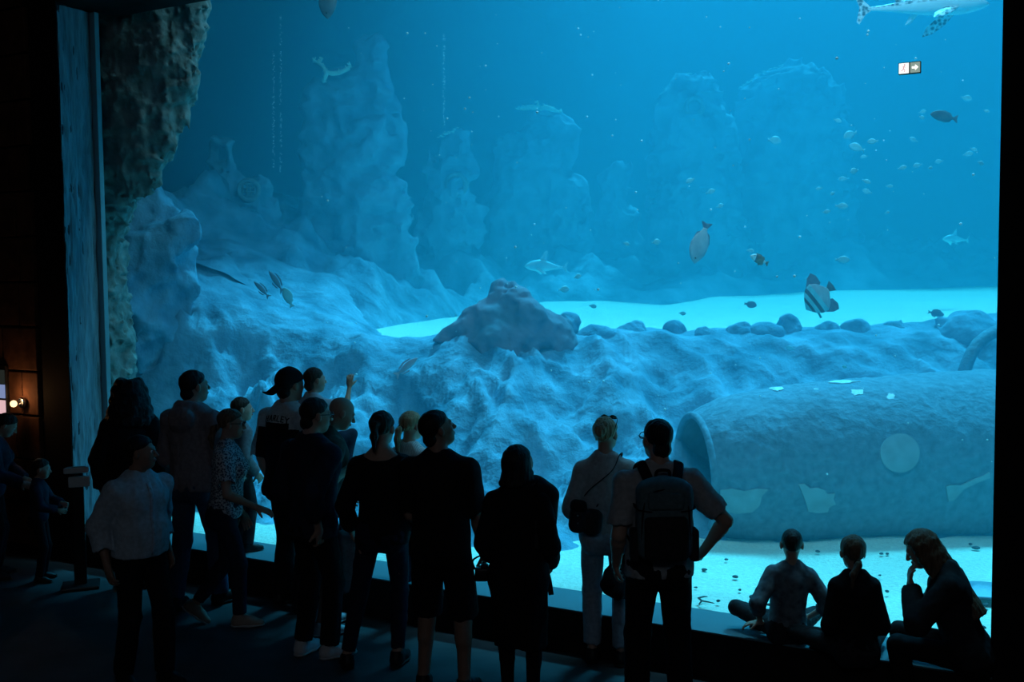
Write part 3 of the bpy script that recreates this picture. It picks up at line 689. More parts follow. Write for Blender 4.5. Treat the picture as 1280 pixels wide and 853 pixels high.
# 6 leopard shark at the top edge, swimming right
sh_T = [(0, .004), (.05, .04), (.14, .075), (.3, .105), (.5, .09), (.7, .045), (.86, .022), (.92, .018)]
sh_B = [(0, -.008), (.05, -.03), (.14, -.055), (.3, -.07), (.5, -.06), (.7, -.03), (.86, -.014), (.92, -.012)]
sh_W = [(0, .03), (.05, .10), (.14, .15), (.3, .16), (.5, .12), (.7, .05), (.86, .02), (.92, .016)]
shm = lambda x, a: 1 if .55 < a < .95 else 0
Mp1 = Matrix.Translation((.24, -.07, -.035)) @ Matrix.Rotation(R(-38), 4, 'X'); Mp2 = Matrix.Translation((.24, .07, -.035)) @ Matrix.Rotation(R(38), 4, 'X')
pf = [(0, .0), (.10, .0), (.20, -.10), (.22, -.17), (.15, -.15), (.06, -.08)]
pv = Matrix.Translation((.52, -.03, -.045)) @ Matrix.Rotation(R(-40), 4, 'X')
fish('leopard_shark', 'white shark with dark spots swimming right along the top edge', 1152, 9, 11.0, 158, 0, sh_T, sh_B, sh_W,
     [('tail_fin', [(.88, .018), (.93, .07), (1.0, .17), (1.0, .12), (.965, .02), (.99, -.10), (.97, -.12), (.92, -.04), (.88, -.014)], M['shark_skin'], None), ('dorsal_fin', [(.32, .095), (.40, .16), (.46, .17), (.45, .10), (.44, .085)], M['shark_skin'], None), ('second_dorsal_fin', [(.60, .06), (.66, .10), (.70, .10), (.69, .05)], M['shark_skin'], None),
      ('pectoral_fin', pf, M['shark_skin'], Mp1), ('pectoral_fin', pf, M['shark_skin'], Mp2), ('pelvic_fin', [(0, 0), (.06, 0), (.09, -.08), (.05, -.07)], M['shark_belly'], pv)],
     [M['shark_skin'], M['shark_belly']], M['shark_skin'], yaw=172, cat='shark', mfun=shm, eye=(.075, .015, .95, .007), pect=False, roll=12)
# 7 fish over the far sand, pale oval fish and slim fish at left, pink fish over the ridge
fish('reef_fish', 'small blue fish over the far sand left of the batfish', 938, 381, 11.0, 16, 10, sc(OV_T, 1.6), sc(OV_B, 1.6), OV_W, oval_fins(M['fish_blue'], .05, .1), [M['fish_blue']], M['fish_blue'], yaw=170)
fish('reef_fish', 'small blue fish on the far sand near the right window edge', 1170, 392, 11.4, 20, 12, sc(OV_T, 1.1), sc(OV_B, 1.1), OV_W, oval_fins(M['fish_blue'], .06, .1), [M['fish_blue']], M['fish_blue'], yaw=160)
fish('reef_fish', 'pale upright oval fish over the left reef slope', 360, 372, 10.8, 27, -68, sc(OV_T, 1.3), sc(OV_B, 1.3), OV_W, oval_fins(M['fish_pale'], .04, .04), [M['fish_pale']], M['fish_pale'], yaw=12, eye=(.1, .03, .95, .016))
SL_T, SL_B, SL_W = sc(OV_T, .62), sc(OV_B, .62), [(x, w_ * .7) for x, w_ in OV_W]
fish('slim_fish', 'slim dark fish left of the pale oval fish, upper one of two', 345, 352, 11.2, 32, -58, SL_T, SL_B, SL_W, oval_fins(M['fish_blue'], .07, .03), [M['fish_blue']], M['fish_blue'], yaw=10)
fish('slim_fish', 'slim dark fish left of the pale oval fish, lower one of two', 327, 362, 11.2, 28, -48, SL_T, SL_B, SL_W, oval_fins(M['fish_blue'], .07, .03), [M['fish_blue']], M['fish_blue'], yaw=10)
fish('slim_fish', 'slim pinkish fish slanting over the ridge left of the mound', 508, 459, 10.6, 38, -38, SL_T, SL_B, SL_W, oval_fins(M['fish_pink'], .08, .02), [M['fish_pink']], M['fish_pink'], yaw=170, roll=0)
# hazy shark-like fish in the distance
for (px, py, Lp, Y, lab) in ((683, 334, 56, 13.2, 'pale hazy shark above the far sand, right of the mound'), (1195, 300, 38, 14.5, 'faint hazy shark far back near the right window edge')):
    fish('hazy_shark', lab, px, py, Y, Lp, -3, sc(sh_T, 1.5), sc(sh_B, 1.5), sh_W, [('tail_fin', [(.88, .02), (1.0, .16), (.97, .02), (.99, -.11), (.88, -.02)], M['fish_pale'], None), ('dorsal_fin', [(.32, .13), (.46, .36), (.52, .36), (.5, .12)], M['fish_pale'], None), ('pectoral_fin', pf, M['fish_pale'], Mp1), ('pectoral_fin', pf, M['fish_pale'], Mp2)], [M['fish_pale']], M['fish_pale'], yaw=14, cat='shark', pect=False)
# the loose school in the blue water: one mesh each, too small to show parts
def small_fish(px, py, Lp, ang, yaw, Y, label, mt, tall):
    X, T = spline(sc(OV_T, tall), 14); _, B = spline(sc(OV_B, tall), 14); _, Wd = spline(OV_W, 14)
    V, Fq, mi = ring_mesh(X, T, B, np.maximum(Wd, .01), 10)
    mb = MB(); mb.add(V, Fq)
    for fn, poly, m_, M_ in oval_fins(mt, .06, .05):
        f = fin_mb(poly, .03); mb.add(f.v, f.f)
    L = Lp * Y / 1300; mb.v = [((x - .5) * L, y * L, z * L) for x, y, z in mb.v]
    o = mb.build('school_fish', mt, None, True); o.location = P_(px, py, Y)
    o.rotation_euler = (Matrix.Rotation(R(yaw), 3, 'Z') @ Matrix.Rotation(R(-ang), 3, 'Y')).to_euler()
    tag(o, label, 'fish', 'small pale fish in the blue water')
SCH = [(968, 176, 17), (1063, 169, 19), (1071, 185, 18), (1091, 177, 12), (1047, 151, 9), (1080, 196, 8), (1068, 214, 12), (1054, 224, 11), (1083, 227, 10), (1084, 240, 11), (1052, 258, 14), (1024, 236, 8), (1041, 242, 8), (1112, 233, 8), (1142, 175, 11), (1128, 210, 10), (1147, 207, 11), (1163, 210, 7), (1174, 202, 9), (1210, 193, 11), (1226, 204, 11), (1217, 187, 8), (1153, 140, 8), (1152, 147, 8), (1233, 139, 7), (1208, 123, 12), (1109, 266, 8), (1033, 265, 9), (863, 226, 11), (888, 240, 11), (900, 258, 9), (820, 303, 11), (938, 314, 10), (1053, 325, 16), (1010, 349, 7), (783, 305, 8), (705, 362, 14), (722, 346, 10), (741, 383, 9), (853, 392, 8), (988, 436, 10), (1056, 459, 7)]
nb = {0: 'beside the batfish'}
def where(i):
    px, py, L_ = SCH[i]; col = ['left', 'middle', 'right'][0 if px < 960 else 1 if px < 1120 else 2]
    return px, py
LB = ['pale fish in front of the domed rock spire', 'brightest pale fish of the loose school, above its near twin', 'pale fish just under the brightest fish of the school', 'small pale fish right of the brightest fish of the school', 'tiny pale fish above the brightest fish of the school', 'tiny pale fish below the brightest pair of the school', 'pale fish highest in the column of fish under the brightest pair', 'pale fish second in the column under the brightest pair', 'pale fish right of the second fish of that column',
      'pale fish third in the column under the brightest pair', 'longer pale fish lowest in the column under the brightest pair', 'faint tiny fish left of the column, upper one', 'faint tiny fish left of the column, lower one', 'thin faint fish standing upright right of the column', 'pale fish below the exit sign reflection', 'pale fish midway between the exit sign reflection and the column of fish', 'bluish pale fish left of the right-hand cluster', 'tiny upright fish next to the bluish pale fish', 'faint fish above the bluish pale fish on its right', 'faint fish topmost of the cluster at the right window edge', 'pale fish lowest of the cluster at the right window edge', 'faint tiny fish in the middle of the cluster at the right window edge', 'faint tiny fish left of the dark oval fish, upper one', 'faint tiny fish left of the dark oval fish, lower one',
      'tiny fish at the right window edge under the dark oval fish row', 'faint fish above the dark oval fish', 'tiny upright fish far below the exit sign reflection', 'faint fish above the nose-down grey fish on its right', 'pale fish under the round-headed spire, left one', 'pale fish under the round-headed spire, right one', 'faint fish just above the nose-down grey fish', 'pale fish left of the nose-down grey fish', 'pale fish touching the brown and white fish', 'faint fish above the batfish on its right', 'tiny pale fish just above the batfish', 'faint fish above the far sand, left of the nose-down grey fish', 'pale fish under the hazy shark', 'tiny pale fish right of the hazy shark', 'greyish fish resting on the far sand near the mound', 'small fish over the ridge crest left of the batfish', 'bluish small fish in front of the ridge face', 'white small fish in front of the ridge above the wreck cylinder']
r_ = random.Random(5)
for (px, py, Lp), lab in zip(SCH, LB):
    small_fish(px, py, Lp * 1.15, r_.uniform(-25, 25), r_.choice([0, 180]) + r_.uniform(-30, 30), r_.uniform(9.6, 11.6), lab, M['fish_pale'], r_.uniform(1.4, 1.8))
# ray resting on the sand, right edge
X = Vector(onz(1226, 738, .29)); mb = MB()
n_ = 40; V = []; Fq = []
for j, (k, h) in enumerate(((1.0, 0), (.85, .015), (.55, .035), (.25, .055))):
    for i in range(n_):
        a = 2 * math.pi * i / n_; rx = .30 / (abs(math.cos(a)) + abs(math.sin(a)))**.8; V.append((k * rx * math.cos(a) * 1.0, k * rx * math.sin(a) * .95, h))
for j in range(3):
    for i in range(n_): Fq.append((j * n_ + i, j * n_ + (i + 1) % n_, (j + 1) * n_ + (i + 1) % n_, (j + 1) * n_ + i))
V.append((0, 0, .06)); Fq += [(3 * n_ + i, 3 * n_ + (i + 1) % n_, len(V) - 1) for i in range(n_)]; Fq.append(tuple(range(n_))[::-1])
ray = empty('stingray', (X.x, X.y, .285), R(30)); tag(ray, 'blue grey stingray lying on the near sand at the right window edge', 'ray')
obj('body', mesh_np('body', V, Fq), M['fish_blue'], ray)
mb.tube([(.0, .24, .05), (.0, .31, .10), (.0, .35, .17), (.0, .36, .26)], [.018, .010, .007, .003], 8); mb.build('tail', M['fish_blue'], ray, True)
for s in (-1, 1):
    bm = bmesh.new(); bmesh.ops.create_uvsphere(bm, u_segments=10, v_segments=8, radius=.014)
    for v in bm.verts: v.co += Vector((s * .035, -.13, .05))
    me = bpy.data.meshes.new('eye'); bm.to_mesh(me); bm.free(); obj('eye', me, M['eye_black'], ray)
# stones on the near sand
PB = [(919, 722, 4), (940, 747, 5), (970, 718, 3), (961, 757, 4), (1109, 693, 3), (1161, 685, 4), (1220, 686, 5), (1213, 681, 3), (1170, 683, 3), (1150, 690, 2.5), (732, 728, 5), (741, 706, 3), (880, 713, 4), (1102, 693, 3), (1109, 740, 3.5), (1206, 757, 3), (898, 752, 3), (925, 738, 2.5), (1022, 690, 3), (908, 700, 2.5), (1232, 757, 5), (1229, 785, 4), (870, 735, 2.5), (1100, 720, 2.5), (1080, 694, 2.5)]
for i, (px, py, r0_) in enumerate(PB):
    p = onz(px, py, .262); s = r0_ * .75 * p.y / 1300
    bm = bmesh.new(); bmesh.ops.create_icosphere(bm, subdivisions=2, radius=s)
    for v in bm.verts:
        q = 1 + .25 * fbm(np.array([v.co.x / s + i]), np.array([v.co.y / s]), np.array([v.co.z / s]), 2)[0]
        v.co = Vector((v.co.x * q * 1.3, v.co.y * q, v.co.z * q * .62))
    me = bpy.data.meshes.new('pebble'); bm.to_mesh(me); bm.free()
    o = obj('pebble', me, M['pebble']); o.location = p + Vector((0, 0, s * .25)); o.rotation_euler = (0, 0, i)
    tag(o, 'small dark pebble lying on the pale near sand', 'pebble', 'dark pebbles on the near sand')
p = onz(880, 752, .27); mb = MB(); mb.tube([(-.05, -.08, .005), (-.02, -.02, .01), (-.035, .03, .015), (.01, .07, .012), (.04, .08, .008)], [.004, .007, .007, .006, .003], 8); mb.tube([(-.02, -.02, .01), (.03, -.06, .012), (.06, -.07, .006)], [.006, .005, .003], 8)
o = mb.build('twig', M['pebble'], None, True); o.location = p; tag(o, 'thin forked twig on the near sand right of the man with the backpack', 'twig')
# floating specks and two thin bubble streams
def blobs(name, pts, label, cat):
    mb = MB(); bm = bmesh.new(); bmesh.ops.create_icosphere(bm, subdivisions=1, radius=1); bv = [v.co.copy() for v in bm.verts]; bf = [[v.index for v in f.verts] for f in bm.faces]; bm.free()
    for p, s in pts: mb.add([Vector(p) + v * s for v in bv], bf)
    o = mb.build(name, M['white'], None, True); tag(o, label, cat, kind='stuff')
r_ = random.Random(11); pts = []
for i in range(260):
    u, v, z = r_.uniform(-4.2, 4.0), r_.uniform(1.3, 4.2), r_.uniform(.9, 5.4); pts.append((W(u + v * .35, v, z), r_.choice([.004, .005, .007, .009, .013])))
blobs('floating_specks', pts, 'tiny bright specks drifting in the tank water', 'specks')
pts = []
for (px, y0, y1, Y) in ((555, 40, 165, 15.5), (351, 20, 215, 14.6), (342, 60, 210, 14.8)):
    for i in range(110):
        y = r_.uniform(y0, y1); pts.append((P_(px + r_.uniform(-1.3, 1.3), y, Y), r_.uniform(.004, .009)))
blobs('bubble_streams', pts, 'thin streams of tiny bubbles rising behind the spires', 'bubbles')
# ------------------------------------------------------------------ people: one continuous sculpted body each, clothing / hair / shoes as children
VS = .0076 * QUALITY
def fab(name, c, **k): return mat(name, c, k.pop('rough', .85), k.pop('var', .18), k.pop('scale', 40), k.pop('bump', .25), .2, bdist=.004, **k)
M['skin'] = mat('skin', (.50, .31, .23), .5, .06, 30, .05, .35); M['skin_tan'] = mat('tanned_skin', (.36, .21, .15), .5, .06, 30, .05, .35)
M['lips'] = mat('lips', (.38, .15, .13), .4, .05, 30, 0, .35)
M['eye_white'] = mat('eye_white', (.75, .74, .72), .2, .02, 5, 0, .5); M['iris'] = mat('iris', (.03, .02, .015), .15, 0, 5, 0, .5)
def hairm(name, c): return mat(name, c, .55, .4, 16, .8, .35, bdist=.012, stretch=(5, 5, .5), detail=8)
M['h_black'] = hairm('black_hair', (.010, .008, .008)); M['h_brown'] = hairm('brown_hair', (.045, .026, .017)); M['h_dark'] = hairm('dark_brown_hair', (.022, .014, .010))
M['h_blond'] = hairm('blond_hair', (.42, .30, .17)); M['h_lbrown'] = hairm('light_brown_hair', (.17, .11, .07)); M['h_grey'] = hairm('cropped_grey_hair', (.12, .11, .10))
FB = {k: fab('cloth_' + k, c) for k, c in dict(black=(.012, .012, .014), navy=(.018, .024, .045), charcoal=(.03, .03, .034), grey=(.20, .21, .23), lightgrey=(.42, .43, .44), white=(.62, .63, .64), paleblue=(.46, .56, .64), olive=(.09, .085, .07), jeans=(.07, .11, .19), darkjeans=(.025, .035, .06), palejeans=(.32, .38, .44), maroon=(.05, .015, .018), teal=(.10, .17, .19), beige=(.38, .31, .26), dusty=(.30, .26, .28)).items()}
FB['dots'] = mat('cloth_dotted', (.03, .05, .10), .85, .1, 70, .1, .2, col2=(.62, .68, .72), kind='voronoi'); FB['stripe'] = mat('cloth_striped', (.45, .5, .52), .85, .1, 26, .1, .2, col2=(.72, .74, .74), kind='wave')
FB['camo'] = mat('cloth_patterned', (.05, .07, .10), .85, .1, 16, .1, .2, col2=(.25, .32, .36))
M['sneaker_white'] = mat('white_sneaker', (.62, .64, .66), .6, .08, 30, .1, .3); M['sneaker_beige'] = mat('beige_sneaker', (.40, .31, .25), .7, .08, 30, .1, .3); M['shoe_black'] = mat('black_shoe', (.015, .015, .016), .5, .2, 30, .1, .3); M['sole_white'] = mat('pale_sole', (.5, .52, .53), .6, .05, 30, 0, .3); M['sole_dark'] = mat('dark_sole', (.02, .02, .02), .7, .05, 30, 0, .3)
M['plastic'] = mat('black_plastic', (.012, .012, .013), .35, .1, 20, .05, .45); M['lens'] = mat('dark_lens', (.02, .02, .025), .08, 0, 5, 0, .6); M['metal'] = mat('buckle_metal', (.6, .6, .62), .3, .05, 20, 0, .5, metal=1.0)

def rot(ax, d):
    return np.array(Matrix.Rotation(R(d), 3, ax))
def nrm(v): v = np.array(v, float); return v / (np.linalg.norm(v) + 1e-9)
def ik(a, t, l1, l2, hint):
    a, t, hint = np.array(a, float), np.array(t, float), np.array(hint, float); d = t - a; L = np.linalg.norm(d); L2 = min(L, (l1 + l2) * .997)
    u = d / (L + 1e-9); t = a + u * L2
    c = (l1 * l1 + L2 * L2 - l2 * l2) / (2 * l1 * L2 + 1e-9); c = max(-1, min(1, c))
    h = hint - (hint @ u) * u; h = nrm(h)
    return a + u * l1 * c + h * l1 * math.sqrt(1 - c * c), t
class P: pass
def bb(prims, off=.05):
    lo = np.min([np.minimum(np.array(p.get('a', p.get('c')), float), np.array(p.get('b', p.get('c')), float)) - (max(p['ra'], p['rb']) if p['t'] == 'cone' else max(p['r'])) for p in prims], 0) - off
    hi = np.max([np.maximum(np.array(p.get('a', p.get('c')), float), np.array(p.get('b', p.get('c')), float)) + (max(p['ra'], p['rb']) if p['t'] == 'cone' else max(p['r'])) for p in prims], 0) + off
    return lo, hi

def skeleton(sp, conv=None):
    k = P(); fem = sp.get('sex') == 'f'; ch = sp.get('child', 0)
    k.fem = fem; k.g = sp.get('girth', 1.0) * (.92 if fem else 1.0) * (.92 if ch else 1); k.w = sp.get('w', 1.0) * (.90 if fem else 1.0) * (.88 if ch else 1)
    k.hs = 1 + .22 * ch; k.sw = .166 * k.w * (.97 if fem else 1.02)
    k.Pv = np.array([0, sp.get('py', 0), sp.get('pz', .94)])
    k.Rl = rot('Z', -sp.get('twist', 0)) @ rot('Y', sp.get('side', 0)) @ rot('X', -sp.get('lean', 2))
    B0 = np.array([0, 0, .94]); k.T = lambda x, y, z: k.Pv + k.Rl @ (np.array([x, y, z]) - B0)
    k.Rh = rot('Z', -sp.get('hy', 0)) @ rot('Y', sp.get('hr', 0)) @ rot('X', sp.get('hp', 0))
    k.piv = k.T(0, sp.get('nf', .0), 1.53 - .01 * ch); k.HC = k.piv + k.Rh @ np.array([0, .02, .105]) * k.hs
    k.top = k.HC + k.Rh @ np.array([0, -.012, .118]) * k.hs
    k.S, k.E, k.Wr, k.hd = {}, {}, {}, {}
    for sd, nm in ((1, 'R'), (-1, 'L')):
        S = k.T(sd * k.sw, -.012, 1.388 + sp.get('shrug' + nm, 0)); k.S[nm] = S
        a = sp.get('arm' + nm, dict(t=(sd * .25, .04, .875), h=(sd * .6, -1, 0)))
        t = np.array(conv(a['t'][1:]) if isinstance(a['t'][0], str) else a['t'], float)
        h = np.array(conv(a['h'][1:]) - S if isinstance(a['h'][0], str) else a['h'], float)
        k.E[nm], k.Wr[nm] = ik(S, t, .295, .255, h)
        f = nrm(k.Wr[nm] - k.E[nm]); f = nrm(a.get('d', f)); n = np.array(a.get('n', (-sd, 0, 0)), float); n = nrm(n - (n @ f) * f)
        k.hd[nm] = (f, n, nrm(np.cross(f, n)) * 1.0, a.get('curl', 28), sd)
    k.H, k.K, k.A, k.fd = {}, {}, {}, {}
    for sd, nm in ((1, 'R'), (-1, 'L')):
        H = k.Pv + np.array([sd * .088 * (1.04 if fem else 1), 0, -.02]); k.H[nm] = H
        l = sp.get('leg' + nm, dict(t=(sd * .105, 0)))
        t = l['t']; t = (t[0], t[1], l.get('z', .085) if len(t) < 3 else t[2])
        k.K[nm], k.A[nm] = ik(H, t, .425, .425, l.get('h', (sd * .08, 1, 0)))
        k.fd[nm] = (l.get('toe', sd * 12), l.get('pitch', 0))
    return k
def body_prims(k, sp):
    T, Rl, w, g, fem = k.T, k.Rl, k.w, k.g, k.fem; out = []
    belly = sp.get('belly', 0)
    def E(tag, c, r, kk=.05, M_=None): out.append((tag, dict(t='ell', c=c, r=r, k=kk, M=Rl if M_ is None else M_)))
    def C(tag, a, b, ra, rb, kk=.03, **x): out.append((tag, dict(t='cone', a=a, b=b, ra=ra, rb=rb, k=kk, **x)))
    E('torso', T(0, .008, 1.27), (.150 * w, .108, .20)); E('torso', T(0, -.008, 1.355), (.155 * w, .088, .10)); E('torso', T(0, .012 + belly * .04, 1.09), ((.118 if fem else .135) * w + belly * .04, .095 + belly * .05, .16))
    E('pelvis', k.Pv + np.array([0, 0, .02]), ((.166 if fem else .155) * (.85 if sp.get('child') else 1), .108, .125), .05, np.eye(3))
    for s_, nm in ((1, 'R'), (-1, 'L')):
        E('pelvis', k.Pv + np.array([s_ * .075, -.055, -.045]), (.082, .078, .092), .04, np.eye(3))
        C('torso', T(s_ * .045, -.022, 1.475), T(s_ * (k.sw - .02), -.018, 1.398), .042, .034, .045)
        E('torso', k.S[nm], (.054 * g, .056 * g, .054 * g), .035)
        if fem and not sp.get('child'): E('bust', T(s_ * .075, .095, 1.285), (.066, .058, .064), .03)
        elif not sp.get('child'): E('torso', T(s_ * .075, .07, 1.315), (.08, .045, .065), .04)
        C('up' + nm, k.S[nm], k.E[nm], .050 * g, .038 * g, .025)
        C('lo' + nm, k.E[nm], k.Wr[nm], .038 * g, .0255 * g, .012); m = k.E[nm] + (k.Wr[nm] - k.E[nm]) * .22; C('lo' + nm, m, k.E[nm] + (k.Wr[nm] - k.E[nm]) * .45, .041 * g, .034 * g, .015)
        f, n, l, curl, sd = k.hd[nm]; wr = k.Wr[nm]; lt = l * (-1 if sd > 0 else 1)   # lt points to the thumb side
        lt = nrm(np.cross(n, f)) * (1 if sd > 0 else -1)
        hs_ = 1.0 if not sp.get('child') else 1.05
        Mh = np.stack([lt, f, n], 1)
        out.append(('hand' + nm, dict(t='ell', c=wr + f * .048 * hs_, r=(.041 * hs_, .052 * hs_, .0165 * hs_), k=.01, M=Mh)))
        C('hand' + nm, wr, wr + f * .03, .024, .026, .01)
        for o_, ln, sp_ in ((.031, .073, .07), (.0105, .081, .02), (-.0105, .075, -.03), (-.031, .058, -.10)):
            p = wr + f * .086 * hs_ + lt * o_ * hs_; d = nrm(f + lt * sp_)
            C('hand' + nm, wr + f * .05 + lt * o_ * .8, p, .0095, .0098, .006)
            for j, (q, r_) in enumerate(((.45, .0092), (.31, .0085), (.24, .0076))):
                a = R(curl * (j + .6)); dd = nrm(d * math.cos(a) + n * math.sin(a)); e = p + dd * ln * q * hs_
                C('hand' + nm, p, e, r_ + .0006, r_, .003); p = e
        tc = R(curl * .5); p = wr + f * .022 + lt * .026; d = nrm(f * .70 + lt * .62 + n * (.25 + .5 * math.sin(tc)))
        e = p + d * .045 * hs_; C('hand' + nm, p, e, .0135, .0112, .008); d2 = nrm(d * .8 + f * .35 + n * .3); C('hand' + nm, e, e + d2 * .032, .011, .0088, .004)
        lg = g * sp.get('legw', 1.0)
        C('th' + nm, k.H[nm] + np.array([0, 0, .0]), k.K[nm], .083 * lg, .053 * lg, .04); C('sh' + nm, k.K[nm], k.A[nm], .051 * lg, .034 * lg, .02)
        sh = k.A[nm] - k.K[nm]; ax_ = nrm(sh); bk = nrm(np.cross(np.cross(ax_, k.K[nm] * .5 - (k.H[nm] + k.A[nm]) * .25), ax_)); bk = -bk if bk @ bk > 0 else np.array([0, -1., 0])
        th_ = nrm(k.K[nm] - k.H[nm]); fwd = nrm(th_ - (th_ @ ax_) * ax_) if abs(th_ @ ax_) < .985 else np.array([math.sin(R(k.fd[nm][0])), math.cos(R(k.fd[nm][0])), 0])
        C('sh' + nm, k.K[nm] + sh * .16 - fwd * .018, k.K[nm] + sh * .42 - fwd * .020, .045 * lg, .040 * lg, .03)
        # foot
        toe, pit = k.fd[nm]; F3 = rot('Z', -toe) @ rot('X', -pit); A = k.A[nm]
        C('foot' + nm, A, A + F3 @ np.array([0, -.028, -.045]), .036, .034, .02); C('foot' + nm, A + F3 @ np.array([0, .0, -.03]), A + F3 @ np.array([0, .13, -.06]), .036, .024, .02); C('foot' + nm, A + F3 @ np.array([0, .13, -.062]), A + F3 @ np.array([0, .165, -.066]), .024, .016, .015)
    nk = 1 if not fem else .88; nk *= .85 if sp.get('child') else 1
    C('neck', T(0, -.022, 1.45), k.HC + k.Rh @ np.array([0, -.025, -.06]) * k.hs, .060 * nk, .054 * nk, .03)
    hs, HC, Rh = k.hs, k.HC, k.Rh
    def h(c): return HC + Rh @ (np.array(c) * hs)
    def HE(tag, c, r, kk, op=None):
        p = dict(t='ell', c=h(c), r=tuple(x * hs for x in r), k=kk * hs, M=Rh)
        out.append((tag if not op else 'cut', p))
    def HCn(a, b, ra, rb, kk): out.append(('head', dict(t='cone', a=h(a), b=h(b), ra=ra * hs, rb=rb * hs, k=kk * hs)))
    HE('head', (0, -.014, .034), (.0735, .094, .083), .02); HE('head', (0, .022, -.030), (.060, .066, .075), .03); HE('head', (0, .050, -.080), (.036, .034, .032), .03)
    HE('head', (.034, .056, -.022), (.024, .024, .026), .02); HE('head', (-.034, .056, -.022), (.024, .024, .026), .02)
    HCn((-.028, .078, .026), (.028, .078, .026), .012, .012, .012)
    HE('cut', (.031, .098, .008), (.017, .016, .011), .010, 'cut'); HE('cut', (-.031, .098, .008), (.017, .016, .011), .010, 'cut')
    HE('head2', (.031, .078, .008), (.0125, .0125, .010), .004); HE('head2', (-.031, .078, .008), (.0125, .0125, .010), .004)
    out.append(('head2', dict(t='cone', a=h((0, .086, .016)), b=h((0, .110, -.024)), ra=.0085 * hs, rb=.0115 * hs, k=.008 * hs)))
    HE('head2', (.011, .100, -.028), (.009, .010, .008), .006); HE('head2', (-.011, .100, -.028), (.009, .010, .008), .006)
    HE('head2', (0, .090, -.050), (.021, .011, .006), .005); HE('head2', (0, .089, -.060), (.018, .011, .0065), .005)
    for s_ in (-1, 1):
        M2 = Rh @ rot('Z', s_ * -18); out.append(('head2', dict(t='ell', c=h((s_ * .077, -.008, -.004)), r=(.010 * hs, .020 * hs, .032 * hs), k=.006, M=M2)))
    return out
def sculpt(prims, vs, cutp=()):
    lo, hi = bb([p for _, p in prims]); F = Field(lo, hi, vs)
    for t, p in prims: F.prim(p)
    return F
def child_mesh(name, F, mats, root, s, mi=None):
    v, q = F.mesh()
    idx = None
    if mi is not None:
        c = v[q].mean(1); idx = mi(c)
    return obj(name, mesh_np(name, v * s, q, idx), mats, root)

def person(label, px, py, Y, yaw, **sp):
    """px, py: where the photo shows the top of the head; Y: how deep the person stands"""
    z0 = sp.get('z0', 0.0); tw = at(px, py, Y); yr = R(yaw)
    Rz = np.array([[math.cos(yr), math.sin(yr), 0], [-math.sin(yr), math.cos(yr), 0], [0, 0, 1]])   # local -> world, facing turned clockwise
    k = skeleton(sp, (lambda q: np.array([.3, .1, 1.2])))
    s = (tw.z - z0) / (k.top[2] + sp.get('hat', 0))
    if 's' in sp: s = sp['s']; z0 = tw.z - k.top[2] * s
    off = Rz @ (k.top * s); base = np.array([tw.x - off[0], tw.y - off[1], z0])
    conv = lambda q: Rz.T @ ((np.array(at(q[0], q[1], Y + (q[2] if len(q) > 2 else 0))) - base) / s)
    k = skeleton(sp, conv)
    vs = sp.get('vs', VS) / s
    pr = body_prims(k, sp); F = sculpt([x for x in pr if x[0] not in ('cut', 'head2')], vs)
    for t, p in pr:
        if t == 'cut': F.prim(p, op='sub')
    for t, p in pr:
        if t == 'head2': F.prim(p)
    v, q = F.mesh()
    fc = (v[q].mean(1) - k.HC) @ k.Rh / k.hs; lip = (np.abs(fc[:, 0]) < .022) & (np.abs(fc[:, 2] + .055) < .011) & (fc[:, 1] > .085)
    root = obj('person', mesh_np('person', v * s, q, lip.astype(int)), [M[sp.get('skin', 'skin')], M['lips']])
    root.location = base; root.rotation_euler = (0, 0, -yr); tag(root, label, 'person')
    for s_ in (-1, 1):
        bm = bmesh.new(); bmesh.ops.create_uvsphere(bm, u_segments=12, v_segments=8, radius=.0118 * k.hs * s)
        c = (k.HC + k.Rh @ (np.array([s_ * .031, .0795, .008]) * k.hs)) * s; fr = Vector(k.Rh @ np.array([0, 1., 0]))
        for f in bm.faces: f.material_index = 1 if f.calc_center_median().normalized().dot(fr) > .86 else 0
        for vv in bm.verts: vv.co += Vector(c)
        me = bpy.data.meshes.new('eye'); bm.to_mesh(me); bm.free(); obj('eye', me, [M['eye_white'], M['iris']], root)
    dress(root, k, sp, pr, vs, s)
    k.s, k.root, k.base, k.Rz, k.Y = s, root, base, Rz, Y
    k.toW = lambda p: Vector(base + Rz @ (np.array(p) * s))
    print('person %-60s h=%.2f base=(%.2f, %.2f)' % (label[:60], s * 1.75, base[0], base[1]))
    return k

def sleeve(F, k, nm, e, end, vs, taper=1.0, loose=0.0):
    """adds a sleeve to field F as far as `end` (0..1 upper arm, 1..2 forearm)"""
    G = Field(F.lo + 3 * vs, F.lo + 3 * vs, vs); G.lo, G.n, G.ax = F.lo, F.n, F.ax; G.d = np.full(F.n, 1.0, np.float32)
    S, E_, Wr = k.S[nm], k.E[nm], k.Wr[nm]; g = k.g
    if end <= 1:
        b = S + (E_ - S) * min(1, end + .12); rb = (.050 - .010 * end) * g + e + loose
        G.prim(dict(t='cone', a=S, b=b, ra=.054 * g + e, rb=rb, k=.01)); d = nrm(E_ - S); c = S + (E_ - S) * end
    else:
        G.prim(dict(t='cone', a=S, b=E_, ra=.054 * g + e, rb=.041 * g + e + loose, k=.01)); t = end - 1
        b = E_ + (Wr - E_) * min(1.0, t + .05); G.prim(dict(t='cone', a=E_, b=b, ra=.041 * g + e + loose, rb=(.041 - .012 * t) * g + e + loose * .7, k=.015)); d = nrm(Wr - E_); c = E_ + (Wr - E_) * t
    G.prim(dict(t='cone', a=c + d * .075, b=c + d * .20, ra=.08, rb=.08, k=.006), op='sub')
    h = np.clip(.5 + .5 * (F.d - G.d) / .02, 0, 1); F.d = (F.d + (G.d - F.d) * h - .02 * h * (1 - h)).astype(np.float32)

